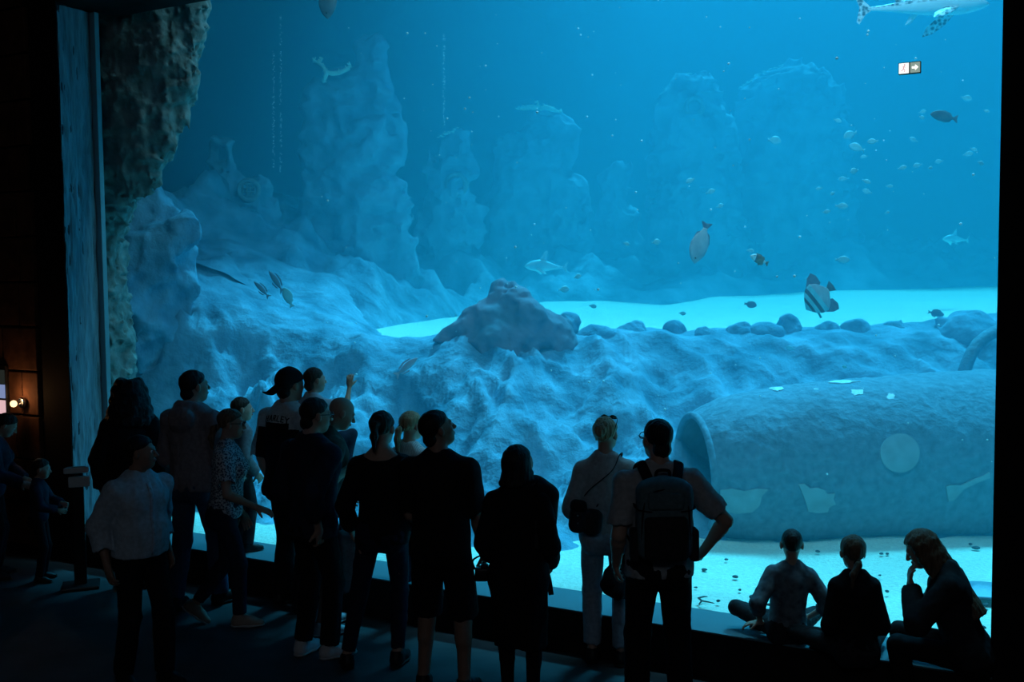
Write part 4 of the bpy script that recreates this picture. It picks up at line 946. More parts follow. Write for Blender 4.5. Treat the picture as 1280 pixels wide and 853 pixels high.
def dress(root, k, sp, pr, vs, s):
    T, Rl, w, g = k.T, k.Rl, k.w, k.g; up = Rl @ np.array([0, 0, 1.])
    # ---- top
    t = sp.get('top')
    if t:
        e = t.get('ease', .012); hem = t.get('hem', .90); body = [p for tg, p in pr if tg in ('torso', 'bust') or (tg == 'pelvis' and hem < 1.0)]
        arms = [p for tg, p in pr if tg[:2] in ('up', 'lo')]
        lo, hi = bb(body + arms, .09); lo[2] = min(lo[2], (T(0, 0, hem))[2] - .05); F = Field(lo, hi, vs)
        for p in body: F.prim(p, off=e, k=p['k'] + .01)
        lw = t.get('loose', .0)
        F.prim(dict(t='cone', a=T(0, .004, 1.30), b=T(0, .006, hem - .10), ra=.150 * w + e, rb=(.150 + lw) * w + e, k=.05, fax=Rl @ np.array([0, 1., 0]), fsc=.70))
        if t.get('open'): F.prim(dict(t='cone', a=T(0, .01, 1.0), b=T(0, .02, hem - .1), ra=.17, rb=t['open'], k=.05, fax=Rl @ np.array([0, 1., 0]), fsc=.72))
        if t.get('hood'):
            for a in np.linspace(-150, 150, 13):
                a0, a1 = R(a), R(a + 25); z = 1.488 + .022 * math.cos(a0)
                F.prim(dict(t='cone', a=T(.088 * math.sin(a0), -.02 - .088 * math.cos(a0), z), b=T(.088 * math.sin(a1), -.02 - .088 * math.cos(a1), 1.488 + .022 * math.cos(a1)), ra=.031, rb=.031, k=.010))
            F.prim(dict(t='ell', c=T(0, -.135, 1.41), r=(.115, .055, .095), k=.03, M=Rl))
        if t.get('collar'):
            for a in np.linspace(-165, 165, 15):
                a0, a1 = R(a), R(a + 23); F.prim(dict(t='cone', a=T(.066 * math.sin(a0), -.012 - .066 * math.cos(a0), 1.488 + .012 * math.cos(a0)), b=T(.066 * math.sin(a1), -.012 - .066 * math.cos(a1), 1.488 + .012 * math.cos(a1)), ra=.016, rb=.016, k=.008))
        se = t.get('sleeve', .62)
        F.cut(-up, T(0, 0, hem), .008)
        if t.get('neck'):  # wide neckline
            F.prim(dict(t='ell', c=T(0, t.get('neck_y', .0), 1.50), r=(t['neck'], .12, .075), k=.01, M=Rl), op='sub')
        if se:
            for nm in 'RL': sleeve(F, k, nm, e + t.get('se', .006), t.get('sleeve' + nm, se), vs, loose=t.get('sl', .012))
        F.noise(t.get('wr', .006), 7, 3, True, (1, 1, .55)); F.noise(.003, 19, 2)
        ms = t['m'] if isinstance(t['m'], (list, tuple)) else [t['m']]
        mi = None
        if t.get('mi'):
            inv = np.linalg.inv(Rl); B0 = np.array([0, 0, .94]); mi = lambda c: t['mi']((c - k.Pv) @ Rl + B0).astype(int)
        o = child_mesh(t.get('name', 'shirt'), F, [FB[m] for m in ms], root, s, mi); k.top_obj = o; o['label'] = t['label'] if t.get('label') else ''
        if not o['label']: del o['label']
        if t.get('placket'):
            mb = MB(); bv = [T(0, .14, 1.44), T(0, .17, 1.2), T(0, .165, hem + .01)]
            # button strip laid on the shirt front
            pts = []
            for z in np.linspace(1.44, hem + .02, 14):
                o_, d_ = Vector(T(0, .5, z) * s), Vector(Rl @ np.array([0, -1., 0])); ok, loc, n_, i_ = o.ray_cast(o_, d_)
                if ok: pts.append(loc + Vector(Rl @ np.array([0, .003 * s, 0])))
            if len(pts) > 3:
                mb.tube(pts, .017 * s, 8, flat=Rl @ np.array([0, 1., 0])); mb.build('button_placket', FB[ms[0]], root, True)
                for p in pts[1::2]:
                    b = MB(); b.lathe([(.0055 * s, -.001), (.0055 * s, .003 * s), (.002 * s, .0035 * s)], 10, Matrix.Translation(p + Vector(Rl @ np.array([0, .004 * s, 0]))) @ Matrix.Rotation(R(-90), 4, 'X')); b.build('button', M['sole_white'], root, True)
    # ---- trousers, shorts
    t = sp.get('legs')
    if t:
        e = t.get('ease', .010); end = t.get('end', 1.92); lz = t.get('loose', .008)
        prs = [p for tg, p in pr if tg == 'pelvis']; F = Field(*bb(prs + [p for tg, p in pr if tg[:2] in ('th', 'sh')], .06), vs)
        for p in prs: F.prim(p, off=e + .007, k=.06)
        F.prim(dict(t='ell', c=T(0, .008, 1.02), r=(.138 * w + e, .100 + e + sp.get('belly', 0) * .03, .10), k=.05, M=Rl)); F.cut(up, T(0, 0, t.get('waist', 1.05)), .008)
        lg = g * sp.get('legw', 1.0)
        for nm in 'RL':
            G = Field(F.lo + 3 * vs, F.lo + 3 * vs, vs); G.lo, G.n, G.ax = F.lo, F.n, F.ax; G.d = np.full(F.n, 1.0, np.float32)
            H, K_, A = k.H[nm], k.K[nm], k.A[nm]
            if end <= 1:
                c = H + (K_ - H) * end; d = nrm(K_ - H); G.prim(dict(t='cone', a=H, b=H + (K_ - H) * min(1, end + .15), ra=.088 * lg + e, rb=.066 * lg + e + lz * 1.6, k=.03))
            else:
                G.prim(dict(t='cone', a=H, b=K_, ra=.086 * lg + e, rb=.055 * lg + e + lz * .6, k=.03)); c = K_ + (A - K_) * (end - 1); d = nrm(A - K_)
                G.prim(dict(t='cone', a=K_, b=K_ + (A - K_) * min(1.06, end - .9), ra=.054 * lg + e + lz * .6, rb=.040 * lg + e + lz * 1.4, k=.02))
                for tg, p in pr:
                    if tg == 'sh' + nm: G.prim(p, off=e * .8)
            G.prim(dict(t='cone', a=c + d * .085, b=c + d * .22, ra=.09, rb=.09, k=.006), op='sub')
            h = np.clip(.5 + .5 * (F.d - G.d) / .025, 0, 1); F.d = (F.d + (G.d - F.d) * h - .025 * h * (1 - h)).astype(np.float32)
        F.noise(.005, 8, 3, True, (1, 1, .6))
        o = child_mesh(t.get('name', 'trousers'), F, FB[t['m']], root, s)
    t = sp.get('skirt')
    if t:
        prs = [dict(t='cone', a=T(0, 0, 1.05), b=(k.H['R'] + k.H['L']) / 2 + np.array([0, 0, -.02]), ra=.15, rb=.19, k=.03, fax=np.array([0, 1., 0]), fsc=.75),
               dict(t='cone', a=(k.H['R'] + k.H['L']) / 2, b=(k.K['R'] + k.K['L']) / 2 + np.array([0, 0, t['z'] - .5 - .15]), ra=.19, rb=t.get('r', .19), k=.04, fax=np.array([0, 1., 0]), fsc=.75)]
        F = Field(*bb(prs, .06), vs)
        for p in prs: F.prim(p)
        F.cut((0, 0, -1), (0, 0, t['z']), .008); F.noise(.010, 6, 2, True, (1.4, 1.4, .25)); child_mesh(t.get('name', 'skirt'), F, FB[t['m']], root, s)
    # ---- shoes
    t = sp.get('shoes', ('shoe_black', 'sole_dark'))
    if t:
        for nm in 'RL':
            toe, pit = k.fd[nm]; F3 = rot('Z', -toe) @ rot('X', -pit); A = k.A[nm]; q = lambda x, y, z: A + F3 @ np.array([x, y, z])
            ps = [dict(t='cone', a=q(0, -.030, -.040), b=q(0, .09, -.048), ra=.042, rb=.044, k=.02), dict(t='cone', a=q(0, .09, -.050), b=q(0, .158, -.055), ra=.043, rb=.032, k=.02), dict(t='cone', a=q(0, -.012, .0), b=q(0, -.016, -.04), ra=.046, rb=.044, k=.02), dict(t='cone', a=q(0, .03, -.012), b=q(0, .10, -.038), ra=.034, rb=.03, k=.02)]
            F = Field(*bb(ps, .04), vs)
            for p in ps: F.prim(p)
            F.cut(F3 @ np.array([0, 0, -1.]), q(0, 0, -.072), .004); F.prim(dict(t='cone', a=q(0, -.008, .055), b=q(0, -.008, .03), ra=.036, rb=.036, k=.006), op='sub')
            sh = child_mesh('shoe', F, M[t[0]], root, s)
            ps = [dict(t='cone', a=q(0, -.028, -.070), b=q(0, .08, -.070), ra=.046, rb=.050, k=.02, fax=F3 @ np.array([0, 0, 1.]), fsc=.30), dict(t='cone', a=q(0, .08, -.070), b=q(0, .160, -.068), ra=.049, rb=.037, k=.02, fax=F3 @ np.array([0, 0, 1.]), fsc=.30)]
            F = Field(*bb(ps, .03), vs * .7)
            for p in ps: F.prim(p)
            child_mesh('sole', F, M[t[1]], sh, s)
    # ---- hair
    t = sp.get('hair')
    if t:
        st = t['st']; hs, HC, Rh = k.hs, k.HC, k.Rh; th = t.get('th', .012) * (.62 if t['st'] in ('short', 'buzz') else 1)
        h = lambda c: HC + Rh @ (np.array(c) * hs)
        cap = dict(t='ell', c=h((0, -.016, .036)), r=((.0735 + th) * hs, (.094 + th) * hs, (.083 + th) * hs), k=.01, M=Rh)
        ex = []
        def hc(a, b, ra, rb, kk=.02): ex.append(dict(t='cone', a=h(a), b=h(b), ra=ra * hs, rb=rb * hs, k=kk))
        def hw(a, b, ra, rb, kk=.02): ex.append(dict(t='cone', a=np.array(a), b=np.array(b), ra=ra, rb=rb, k=kk))
        tops = [cap]
        if st == 'pony':
            b0 = h((0, -.115, t.get('z', .03))); ex.append(dict(t='ell', c=b0, r=(.02, .02, .02), k=.01)); p0 = b0 + Rh @ np.array([0, -.025, -.01])
            p1 = p0 + np.array([0, -.02, -.07]) + np.array(t.get('sw', (0, 0, 0))); p2 = p1 + np.array([0, .01, -t.get('len', .10)])
            hw(b0, p0, .020, .026); hw(p0, p1, .026, .026); hw(p1, p2, .026, .010)
        if st == 'bun':
            ex.append(dict(t='ell', c=h((0, -.105, .045)), r=(.048, .038, .046), k=.01, M=Rh)); ex.append(dict(t='ell', c=h((.012, -.128, .035)), r=(.028, .02, .036), k=.008, M=Rh))
            hc((.07, .02, .01), (.055, .0, -.06), .010, .005); hc((-.07, -.02, .0), (-.065, -.03, -.06), .012, .005)
        if st in ('long', 'curly'):
            ln = t.get('len', .25); wd = t.get('wd', 1.0)
            for a in np.linspace(-118, 118, 15):
                ar = R(a); x, y = .070 * math.sin(ar), -.016 - .088 * math.cos(ar); p0 = h((x, y, .03)); p1 = h((x * 1.06, y * 1.0, -.06))
                d = np.array([0, 0, -1.]); bk = Rh @ np.array([x, y, 0]); bk[2] = 0
                side = abs(a) > 80
                p2 = p1 + d * (ln * (.75 if side else 1)) + nrm(bk) * (.035 if not side else .02) * wd + np.array(t.get('sw', (0, 0, 0)))
                ex.append(dict(t='cone', a=p0, b=p1, ra=.021 * hs, rb=.023 * hs, k=.02)); ex.append(dict(t='cone', a=p1, b=p2, ra=.024 * hs * wd, rb=.016 * wd, k=.02))
        if st == 'curly':
            for row, (z, rr_) in enumerate(((.10, .075), (.04, .105), (-.04, .125), (-.12, .145), (-.20, .165))):
                for i in range(13):
                    a = R(-125 + 250 * (i + .5 * (row % 2)) / 12); c_ = HC + rot('Z', -sp.get('hy', 0) * .5) @ np.array([rr_ * math.sin(a), -.03 - rr_ * .85 * math.cos(a), z]); ex.append(dict(t='ell', c=c_, r=(.045, .045, .052), k=.02))
        F = Field(*bb(tops + ex, .05), vs)
        F.prim(cap)
        # hairline: forehead to the nape
        n_ = Rh @ np.array([0, .62, -.78]) if st != 'buzz' else Rh @ np.array([0, .62, -.78])
        F.cut(Rh @ np.array([0, .60, -.80]), h((0, .068, .060)), .016)
        for p in ex: F.prim(p)
        if st == 'short': F.prim(dict(t='ell', c=h((0, -.060, -.045)), r=((.050 + th) * hs, (.042 + th) * hs, .052 * hs), k=.015, M=Rh))
        if st in ('short', 'buzz') and t.get('quiff'): F.prim(dict(t='cone', a=h((-.03, .055, .115)), b=h((.03, .055, .115)), ra=.028 * hs, rb=.028 * hs, k=.03))
        if st in ('long', 'curly', 'pony', 'bun'):
            F.prim(dict(t='ell', c=h((0, .115, -.02)), r=(.055 * hs, .065 * hs, .085 * hs), k=.01, M=Rh), op='sub')
        F.noise(t.get('nz', .004), 26 if st != 'curly' else 16, 3, True, (1, 1, .35 if st != 'curly' else 1)); 
        o = child_mesh('hair', F, M[t['m']], root, s)
        if st == 'pony':
            mb = MB(); b0 = h((0, -.118, t.get('z', .03))) * s; mb.tube([Vector(b0) + Vector((.026 * s * math.cos(a), 0, .026 * s * math.sin(a))) for a in np.linspace(0, 2 * math.pi, 13)], .006 * s, 6, cap=False); mb.build('hair_tie', FB['charcoal'], o, True)
    t = sp.get('cap')
    if t:
        hs, HC, Rh = k.hs, k.HC, k.Rh; h = lambda c: HC + Rh @ (np.array(c) * hs)
        cap = dict(t='ell', c=h((0, -.014, .040)), r=(.0905 * hs, .112 * hs, .102 * hs), k=.01, M=Rh); ps = [cap, dict(t='cone', a=h((0, -.10, .0)), b=h((0, -.185, -.045)), ra=.07, rb=.055, k=.02, fax=Rh @ nrm((0, .45, 1)), fsc=.14)]
        F = Field(*bb(ps, .05), vs); F.prim(cap); F.cut(Rh @ np.array([0, .30, -.95]), h((0, .06, .045)), .006); F.prim(ps[1]); F.noise(.003, 12, 2)
        child_mesh('cap', F, FB[t], root, s)
    if sp.get('glasses'):
        hs, HC, Rh = k.hs, k.HC, k.Rh; g_ = sp['glasses']; dz, dy, tilt = (0, 0, 0) if g_ != 'head' else (.105, -.045, 38)
        Rg = Rh @ rot('X', tilt); c0 = HC + Rh @ (np.array([0, .104 + dy, .010 + dz]) * hs); q = lambda c: Vector((c0 + Rg @ (np.array(c) * hs)) * s)
        mb = MB()
        for s_ in (-1, 1): mb.tube([q((s_ * .033 + .026 * math.cos(a), -.004 * abs(math.cos(a)), .019 * math.sin(a))) for a in np.linspace(0, 2 * math.pi, 17)], .0028 * s, 6, cap=False)
        mb.tube([q((-.009, 0, .003)), q((0, .002, .006)), q((.009, 0, .003))], .0026 * s, 6)
        for s_ in (-1, 1): mb.tube([q((s_ * .059, -.004, .005)), q((s_ * .078, -.03, .006)), q((s_ * .084, -.105, .004)), q((s_ * .080, -.125, -.012))], .0028 * s, 6)
        o = mb.build('glasses' if g_ != 'head' else 'sunglasses', M['plastic'], root, True)
        if g_ == 'head':
            for s_ in (-1, 1):
                m2 = MB(); n_ = 20; V = [q((s_ * .033 + .025 * math.cos(a), y_, .018 * math.sin(a))) for y_ in (-.002, .001) for a in np.linspace(0, 2 * math.pi, n_, endpoint=False)]
                m2.add(V, [tuple(range(n_))[::-1], tuple(range(n_, 2 * n_))] + [(i, (i + 1) % n_, n_ + (i + 1) % n_, n_ + i) for i in range(n_)]); m2.build('lens', M['lens'], o, True)
# ------------------------------------------------------------------ the crowd, from left to right
def top(m, **k): return dict(m=m, **k)
LEGF = dict(m='black', end=1.93)
hang = lambda sd, y=.04, x=.225, z=.865: dict(t=(sd * x, y, z), h=(sd * .2, -1, 0))
WHO = globals().get('WHO', None)
CR = {}
def add(key, *a, **k):
    if WHO and key not in WHO: return
    CR[key] = person(*a, **k)
add('far_left', 'woman in a dark jacket looking down at the far left edge', 15, 519, 9.1, 75, sex='f', hp=-32, lean=8, nf=.02, hair=dict(st='short', m='h_dark', th=.016), top=top('navy', sleeve=1.9, name='jacket', collar=1, ease=.02), legs=LEGF,
    armR=dict(t=(.18, .32, 1.02), h=(1, -.6, -.4)), armL=dict(t=(-.16, .30, 1.0), h=(-1, -.6, -.4)))
add('far_child', 'child in dark clothes standing before the woman at far left edge', 52, 574, 8.95, 80, child=1, hp=-8, hair=dict(st='short', m='h_dark', th=.014), top=top('navy', sleeve=1.85, name='jacket', ease=.016), legs=LEGF,
    armR=dict(t=(.15, .30, 1.06), h=(1, -.5, -.5)), armL=dict(t=(-.14, .30, 1.1), h=(-1, -.5, -.5)))
add('curly', 'person in a dark coat with voluminous dark hair in front of the left window edge', 162, 478, 8.75, -12, sex='f', hy=22, hair=dict(st='curly', m='h_black', th=.02, len=.20, wd=1.15, nz=.008), top=top('black', sleeve=1.9, name='coat', ease=.024, hem=.72, loose=.03), legs=LEGF, w=1.1)
add('shirt_man', 'man in a pale blue button shirt and dark trousers walking right at front left', 173, 545, 6.6, 128, hy=-38, hp=2, skin='skin_tan', hair=dict(st='short', m='h_black', th=.012), w=1.06, girth=1.02, belly=.5,
    top=top('paleblue', sleeve=1.55, collar=1, placket=1, ease=.018, hem=.93, loose=.02, sl=.02, wr=.008), legs=dict(m='black', end=1.94, loose=.014), armR=dict(t=(.235, -.03, .89), h=(.25, -1, 0)), armL=dict(t=(-.235, -.02, .90), h=(-.25, -1, 0)),
    legL=dict(t=(-.10, .10)), legR=dict(t=(.10, -.10)))
add('hoodie', 'tall man in a grey hooded sweatshirt and blue jeans near the left window edge', 240, 464, 8.2, 22, hy=28, hp=3, hair=dict(st='short', m='h_black', th=.015), w=1.08, top=top('dusty', sleeve=1.88, hood=1, ease=.022, hem=.88, loose=.02, name='hooded_sweatshirt', wr=.009), legs=dict(m='jeans', end=1.93, loose=.012),
    armR=dict(t=(.22, .24, .98), h=(.25, -1, 0)), armL=dict(t=(-.22, .24, .98), h=(-.25, -1, 0)), legL=dict(t=(-.10, -.13)), legR=dict(t=(.11, .12)), shoes=('shoe_black', 'sole_dark'))
add('ledge_boy', 'child in a grey jacket standing on the ledge behind the woman with the dotted blouse', 301, 497, 8.72, 48, child=.8, z0=.312, hy=22, hair=dict(st='short', m='h_brown', th=.010), top=top('grey', sleeve=1.88, name='jacket', ease=.018, hem=.86, loose=.02), legs=dict(m='charcoal', end=1.93, loose=.012),
    armR=dict(t=(.20, .10, .92), h=(.6, -1, 0)), legL=dict(t=(-.09, .0)), legR=dict(t=(.09, .02)))
add('dotted', 'woman with glasses, low ponytail and dotted blouse walking right', 288, 512, 7.75, 82, sex='f', hy=4, hp=-3, lean=4, vs=.0068, glasses='face', hair=dict(st='pony', m='h_lbrown', th=.009, z=-.035, len=.09, nz=.003), top=top('dots', sleeve=.62, ease=.014, hem=.90, loose=.015, name='blouse'), legs=dict(m='darkjeans', end=1.90, loose=.004),
    armR=dict(t=('w', 319, 634, -.12), h=('w', 282, 622, -.25), d=(0, .9, -.35), n=(-.3, -.2, -1), curl=14), armL=hang(-1, .10), legR=dict(t=(.07, .10), toe=4), legL=dict(t=(-.07, -.27, .16), toe=-2, pitch=38, h=(0, 1, .1)), shoes=('sneaker_beige', 'sole_white'))
def jersey(c): return ((c[:, 2] > 1.335) | (np.abs(c[:, 0]) > .20)) & ~((np.abs(c[:, 0]) < .115) & (c[:, 1] < 0) & (c[:, 2] < 1.375))
add('cap_man', 'tall man in a backwards dark cap and black jersey with pale shoulders', 361, 457, 8.15, 36, hy=6, hat=.03, cap='black', hair=dict(st='short', m='h_black', th=.010), w=1.10, girth=1.05, top=top(['black', 'white'], sleeve=.80, ease=.02, hem=.84, loose=.025, mi=jersey, name='jersey', sl=.02), legs=dict(m='black', end=1.93, loose=.016),
    armR=dict(t=(.17, .26, 1.20), h=(1, -.5, -.6)), armL=hang(-1, .05), legL=dict(t=(-.13, .02)), legR=dict(t=(.13, -.02)))
add('held_child', 'small child held up beside the man in the cap, one arm raised', 392, 460, 8.2, 42, child=1, s=.70, hy=12, hair=dict(st='short', m='h_brown', th=.009), top=top('paleblue', sleeve=.7, ease=.014, hem=.98), legs=dict(m='darkjeans', end=1.9), pz=.94, vs=.0068,
    armR=dict(t=('w', 437, 484, .10), h=('w', 452, 512, .05), d=(-.05, .1, 1), n=(-.5, .8, 0), curl=30), armL=dict(t=(-.14, .20, 1.30), h=(-1, -.3, -.6)), legR=dict(t=(.13, .34, .60), h=(.3, 1, .3), pitch=30), legL=dict(t=(-.13, .34, .60), h=(-.3, 1, .3), pitch=30), shoes=('sneaker_white', 'sole_white'))
add('navy_man', 'man with glasses in a dark jacket and pale sneakers, centre of the left group', 394, 498, 7.08, 38, hy=22, hp=-4, glasses='face', hair=dict(st='short', m='h_black', th=.011), w=1.05, top=top('navy', sleeve=1.55, ease=.02, hem=.84, loose=.02, name='jacket', collar=1), legs=dict(m='black', end=1.92, loose=.010),
    armR=dict(t=('w', 398, 660, -.22), h=(.25, -1, 0), curl=30), armL=dict(t=(-.22, .15, .95), h=(-.25, -1, 0)), legL=dict(t=(-.10, -.02)), legR=dict(t=(.10, .04), toe=22), shoes=('sneaker_white', 'sole_white'))
add('bald', 'bald man in an olive t-shirt looking down, behind the man with glasses', 433, 498, 7.68, 62, hp=-24, hy=8, nf=.03, lean=9, skin='skin', w=1.1, girth=1.05, top=top('olive', sleeve=.78, ease=.018, hem=.88, loose=.02, sl=.016), legs=dict(m='charcoal', end=1.0, loose=.014, name='shorts'),
    armR=dict(t=('w', 436, 586, -.20), h=(.5, -.5, -1), curl=35), armL=dict(t=(-.17, .22, .96), h=(-.2, -1, 0)), legL=dict(t=(-.10, .06)), legR=dict(t=(.10, -.04)), shoes=('sneaker_white', 'sole_white'))
add('pony_woman', 'woman with dark ponytail, black top and navy leggings, feet wide apart', 477, 515, 6.9, 6, sex='f', hy=10, hair=dict(st='pony', m='h_dark', th=.010, z=.05, len=.10, nz=.005), w=1.06, girth=1.08, legw=1.02, top=top(['black'], sleeve=1.82, ease=.012, hem=.86, loose=.03, neck=.13, neck_y=-.06), legs=dict(m='navy', end=1.9, loose=.0, ease=.004, name='leggings'),
    armR=dict(t=(.25, .14, .93), h=(.22, -1, 0)), armL=dict(t=(-.25, .12, .93), h=(-.22, -1, 0)), legL=dict(t=(-.245, -.06), toe=-18), legR=dict(t=(.085, .02), toe=10))
add('blond_girl', 'blond person with ponytail in a pale striped tee, between ponytail woman and man in black', 513, 515, 7.75, 30, sex='f', hy=15, hair=dict(st='pony', m='h_blond', th=.009, z=-.01, len=.15), top=top('stripe', sleeve=.7, ease=.014, hem=.90), legs=dict(m='darkjeans', end=1.9), legL=dict(t=(-.08, 0)), legR=dict(t=(.20, .08), toe=10), shoes=('sneaker_white', 'sole_white'))
add('black_tee', 'man in black t-shirt and shorts looking up right, holding a camera', 538, 515, 6.42, 14, hy=52, hp=17, vs=.0075, skin='skin_tan', hair=dict(st='short', m='h_black', th=.012), w=1.06, girth=1.08, top=top('black', sleeve=.80, ease=.014, hem=.86, loose=.012, sl=.012), legs=dict(m='black', end=.96, loose=.008, name='shorts'),
    armR=dict(t=('w', 606, 693, .10), h=('w', 596, 655, -.15), d=(0, .5, -.9), n=(-1, .1, 0), curl=38), armL=dict(t=(-.16, .26, .98), h=(-.22, -1, 0)), legL=dict(t=(-.12, .0)), legR=dict(t=(.15, -.02)))
add('dark_hair', 'woman with dark shoulder-length hair and long black dress, rucksack on her right shoulder', 645, 558, 6.18, 8, sex='f', hy=42, hp=6, hair=dict(st='long', m='h_black', th=.012, len=.06, wd=.95), w=1.02, top=top('black', sleeve=1.88, ease=.02, hem=.90, loose=.02, name='jacket', collar=1), skirt=dict(m='black', z=.40, r=.175, name='dress'), legs=dict(m='black', end=1.9, ease=.004, loose=0, name='leggings'),
    armR=dict(t=(.20, .16, .95), h=(.22, -1, 0)), armL=dict(t=(-.20, .18, .96), h=(-.22, -1, 0)), legL=dict(t=(-.085, 0)), legR=dict(t=(.085, .02)))
add('bun_woman', 'woman with blond hair bun, sunglasses on her head, pale tee and pale jeans', 756, 523, 6.9, 8, sex='f', hy=24, hp=4, vs=.0075, glasses='head', hair=dict(st='bun', m='h_blond', th=.011, nz=.006), w=1.05, top=top('lightgrey', sleeve=1.15, ease=.014, hem=.92, loose=.015), legs=dict(m='palejeans', end=1.86, ease=.012, loose=.012),
    armR=dict(t=(.22, .16, .93), h=(.22, -1, 0)), armL=dict(t=(-.22, .16, .98), h=(-.22, -1, 0)), legL=dict(t=(-.10, .02)), legR=dict(t=(.11, -.02)), shoes=('shoe_black', 'sole_dark'))
add('pack_man', 'man in a grey t-shirt with a backpack, one hand on his hip', 823, 525, 6.0, 0, hy=-22, hp=2, vs=.0070, glasses='face', hair=dict(st='short', m='h_black', th=.012), w=1.10, girth=1.10, belly=.6, top=top('lightgrey', sleeve=.66, ease=.015, hem=.86, loose=.02, sl=.008), legs=dict(m='black', end=1.94, loose=.012),
    armR=dict(t=('w', 880, 688, .10), h=('w', 917, 648, -.05), n=(-.6, .8, 0), curl=72), armL=dict(t=(-.235, .10, .90), h=(-.2, -1, 0)), legL=dict(t=(-.13, 0)), legR=dict(t=(.13, 0)))
# three people sitting on the ledge at the right
SIT = dict(pz=.115, legs=dict(m='charcoal', end=1.9, loose=.01))
add('sit_boy', 'boy with cropped hair in a patterned shirt sitting on the ledge', 990, 662, 6.42, 6, child=.7, z0=.312, vs=.0068, pz=.125, lean=-2, side=4, hy=4, hair=dict(st='buzz', m='h_dark', th=.005, nz=.002), top=top(['camo'], sleeve=1.3, ease=.016, hem=.90, loose=.01, hood=0), legs=dict(m='charcoal', end=1.88, loose=.01),
    armL=dict(t=('w', 950, 778, .02), h=(-.6, -1, .3), d=(-.9, .2, -.2), n=(0, 0, -1), curl=22), armR=dict(t=(.20, .10, .17), h=(1, -.6, 0), curl=45), legL=dict(t=(.02, .26, .08), h=(-1, .05, .25), toe=60), legR=dict(t=(-.10, .22, .07), h=(1, .35, .1), toe=-60))
add('sit_girl', 'girl with hair tied back in a dark long-sleeved top, middle one sitting on the ledge', 1066, 670, 6.12, 2, sex='f', child=.6, z0=.312, pz=.125, lean=6, hp=-6, hair=dict(st='pony', m='h_lbrown', th=.010, z=-.05, len=.10, sw=(-.05, 0, 0)), top=top('black', sleeve=1.88, ease=.018, hem=.92, loose=.02, name='sweater'), legs=dict(m='charcoal', end=1.88, loose=.01),
    armL=dict(t=(-.13, .24, .26), h=(-.25, -1, 0)), armR=dict(t=(.13, .24, .26), h=(.25, -1, 0)), legL=dict(t=(.04, .26, .08), h=(-1, .35, .1), toe=60), legR=dict(t=(-.10, .22, .07), h=(1, .35, .1), toe=-60))
add('sit_woman', 'woman with long hair sitting on the ledge at right, head resting on one hand', 1142, 665, 6.0, -66, sex='f', pz=.475, lean=17, hp=-30, nf=.05, vs=.0068, hair=dict(st='long', m='h_lbrown', th=.011, len=.36, wd=1.0, sw=(.0, -.22, .0)), top=top('charcoal', sleeve=1.9, ease=.022, hem=.88, loose=.03, name='jacket'), legs=dict(m='black', end=1.9, loose=.008),
    armL=dict(t=('w', 1139, 737, -.03), h=('w', 1110, 785, -.10), d=(0, .12, 1), n=(.3, -1, 0), curl=26), armR=dict(t=(.12, .32, .66), h=(1, -.3, -.2)), legL=dict(t=(-.10, .36), h=(-.1, .5, 1)), legR=dict(t=(.10, .40), h=(.1, .5, 1)))
# ------------------------------------------------------------------ things people carry, each a thing of its own
def carry(name, label, cat, base, group=None):
    r_ = empty(name, base); tag(r_, label, cat, group); return r_
def fpart(name, prims, vs, mt, root, noise=None, cuts=()):
    F = Field(*bb(prims, .04), vs)
    for p in prims: F.prim(p)
    for n_, p_ in cuts: F.cut(n_, p_, .006)
    if noise: F.noise(*noise)
    v, q = F.mesh(); return obj(name, mesh_np(name, v - np.array(root.location), q), mt, root)
def strap(name, pts, r_, mt, root, flat=(0, 1, 0)):
    P_s = [Vector(p) - root.location for p in pts]; out = []
    for i in range(len(P_s) - 1):          # smooth the run
        a, b, c, d = P_s[max(i - 1, 0)], P_s[i], P_s[i + 1], P_s[min(i + 2, len(P_s) - 1)]
        for t in np.linspace(0, 1, 6, endpoint=False): out.append(.5 * ((2 * b) + (c - a) * t + (2 * a - 5 * b + 4 * c - d) * t * t + (3 * b - a - 3 * c + d) * t ** 3))
    out.append(P_s[-1]); mb = MB(); mb.tube(out, r_, 10, flat=flat); return mb.build(name, mt, root, True)
def box_p(c, r_, M_, rd=.03, k=.02): return dict(t='ell', c=tuple(c), r=tuple(r_), M=M_, box=rd, k=k)
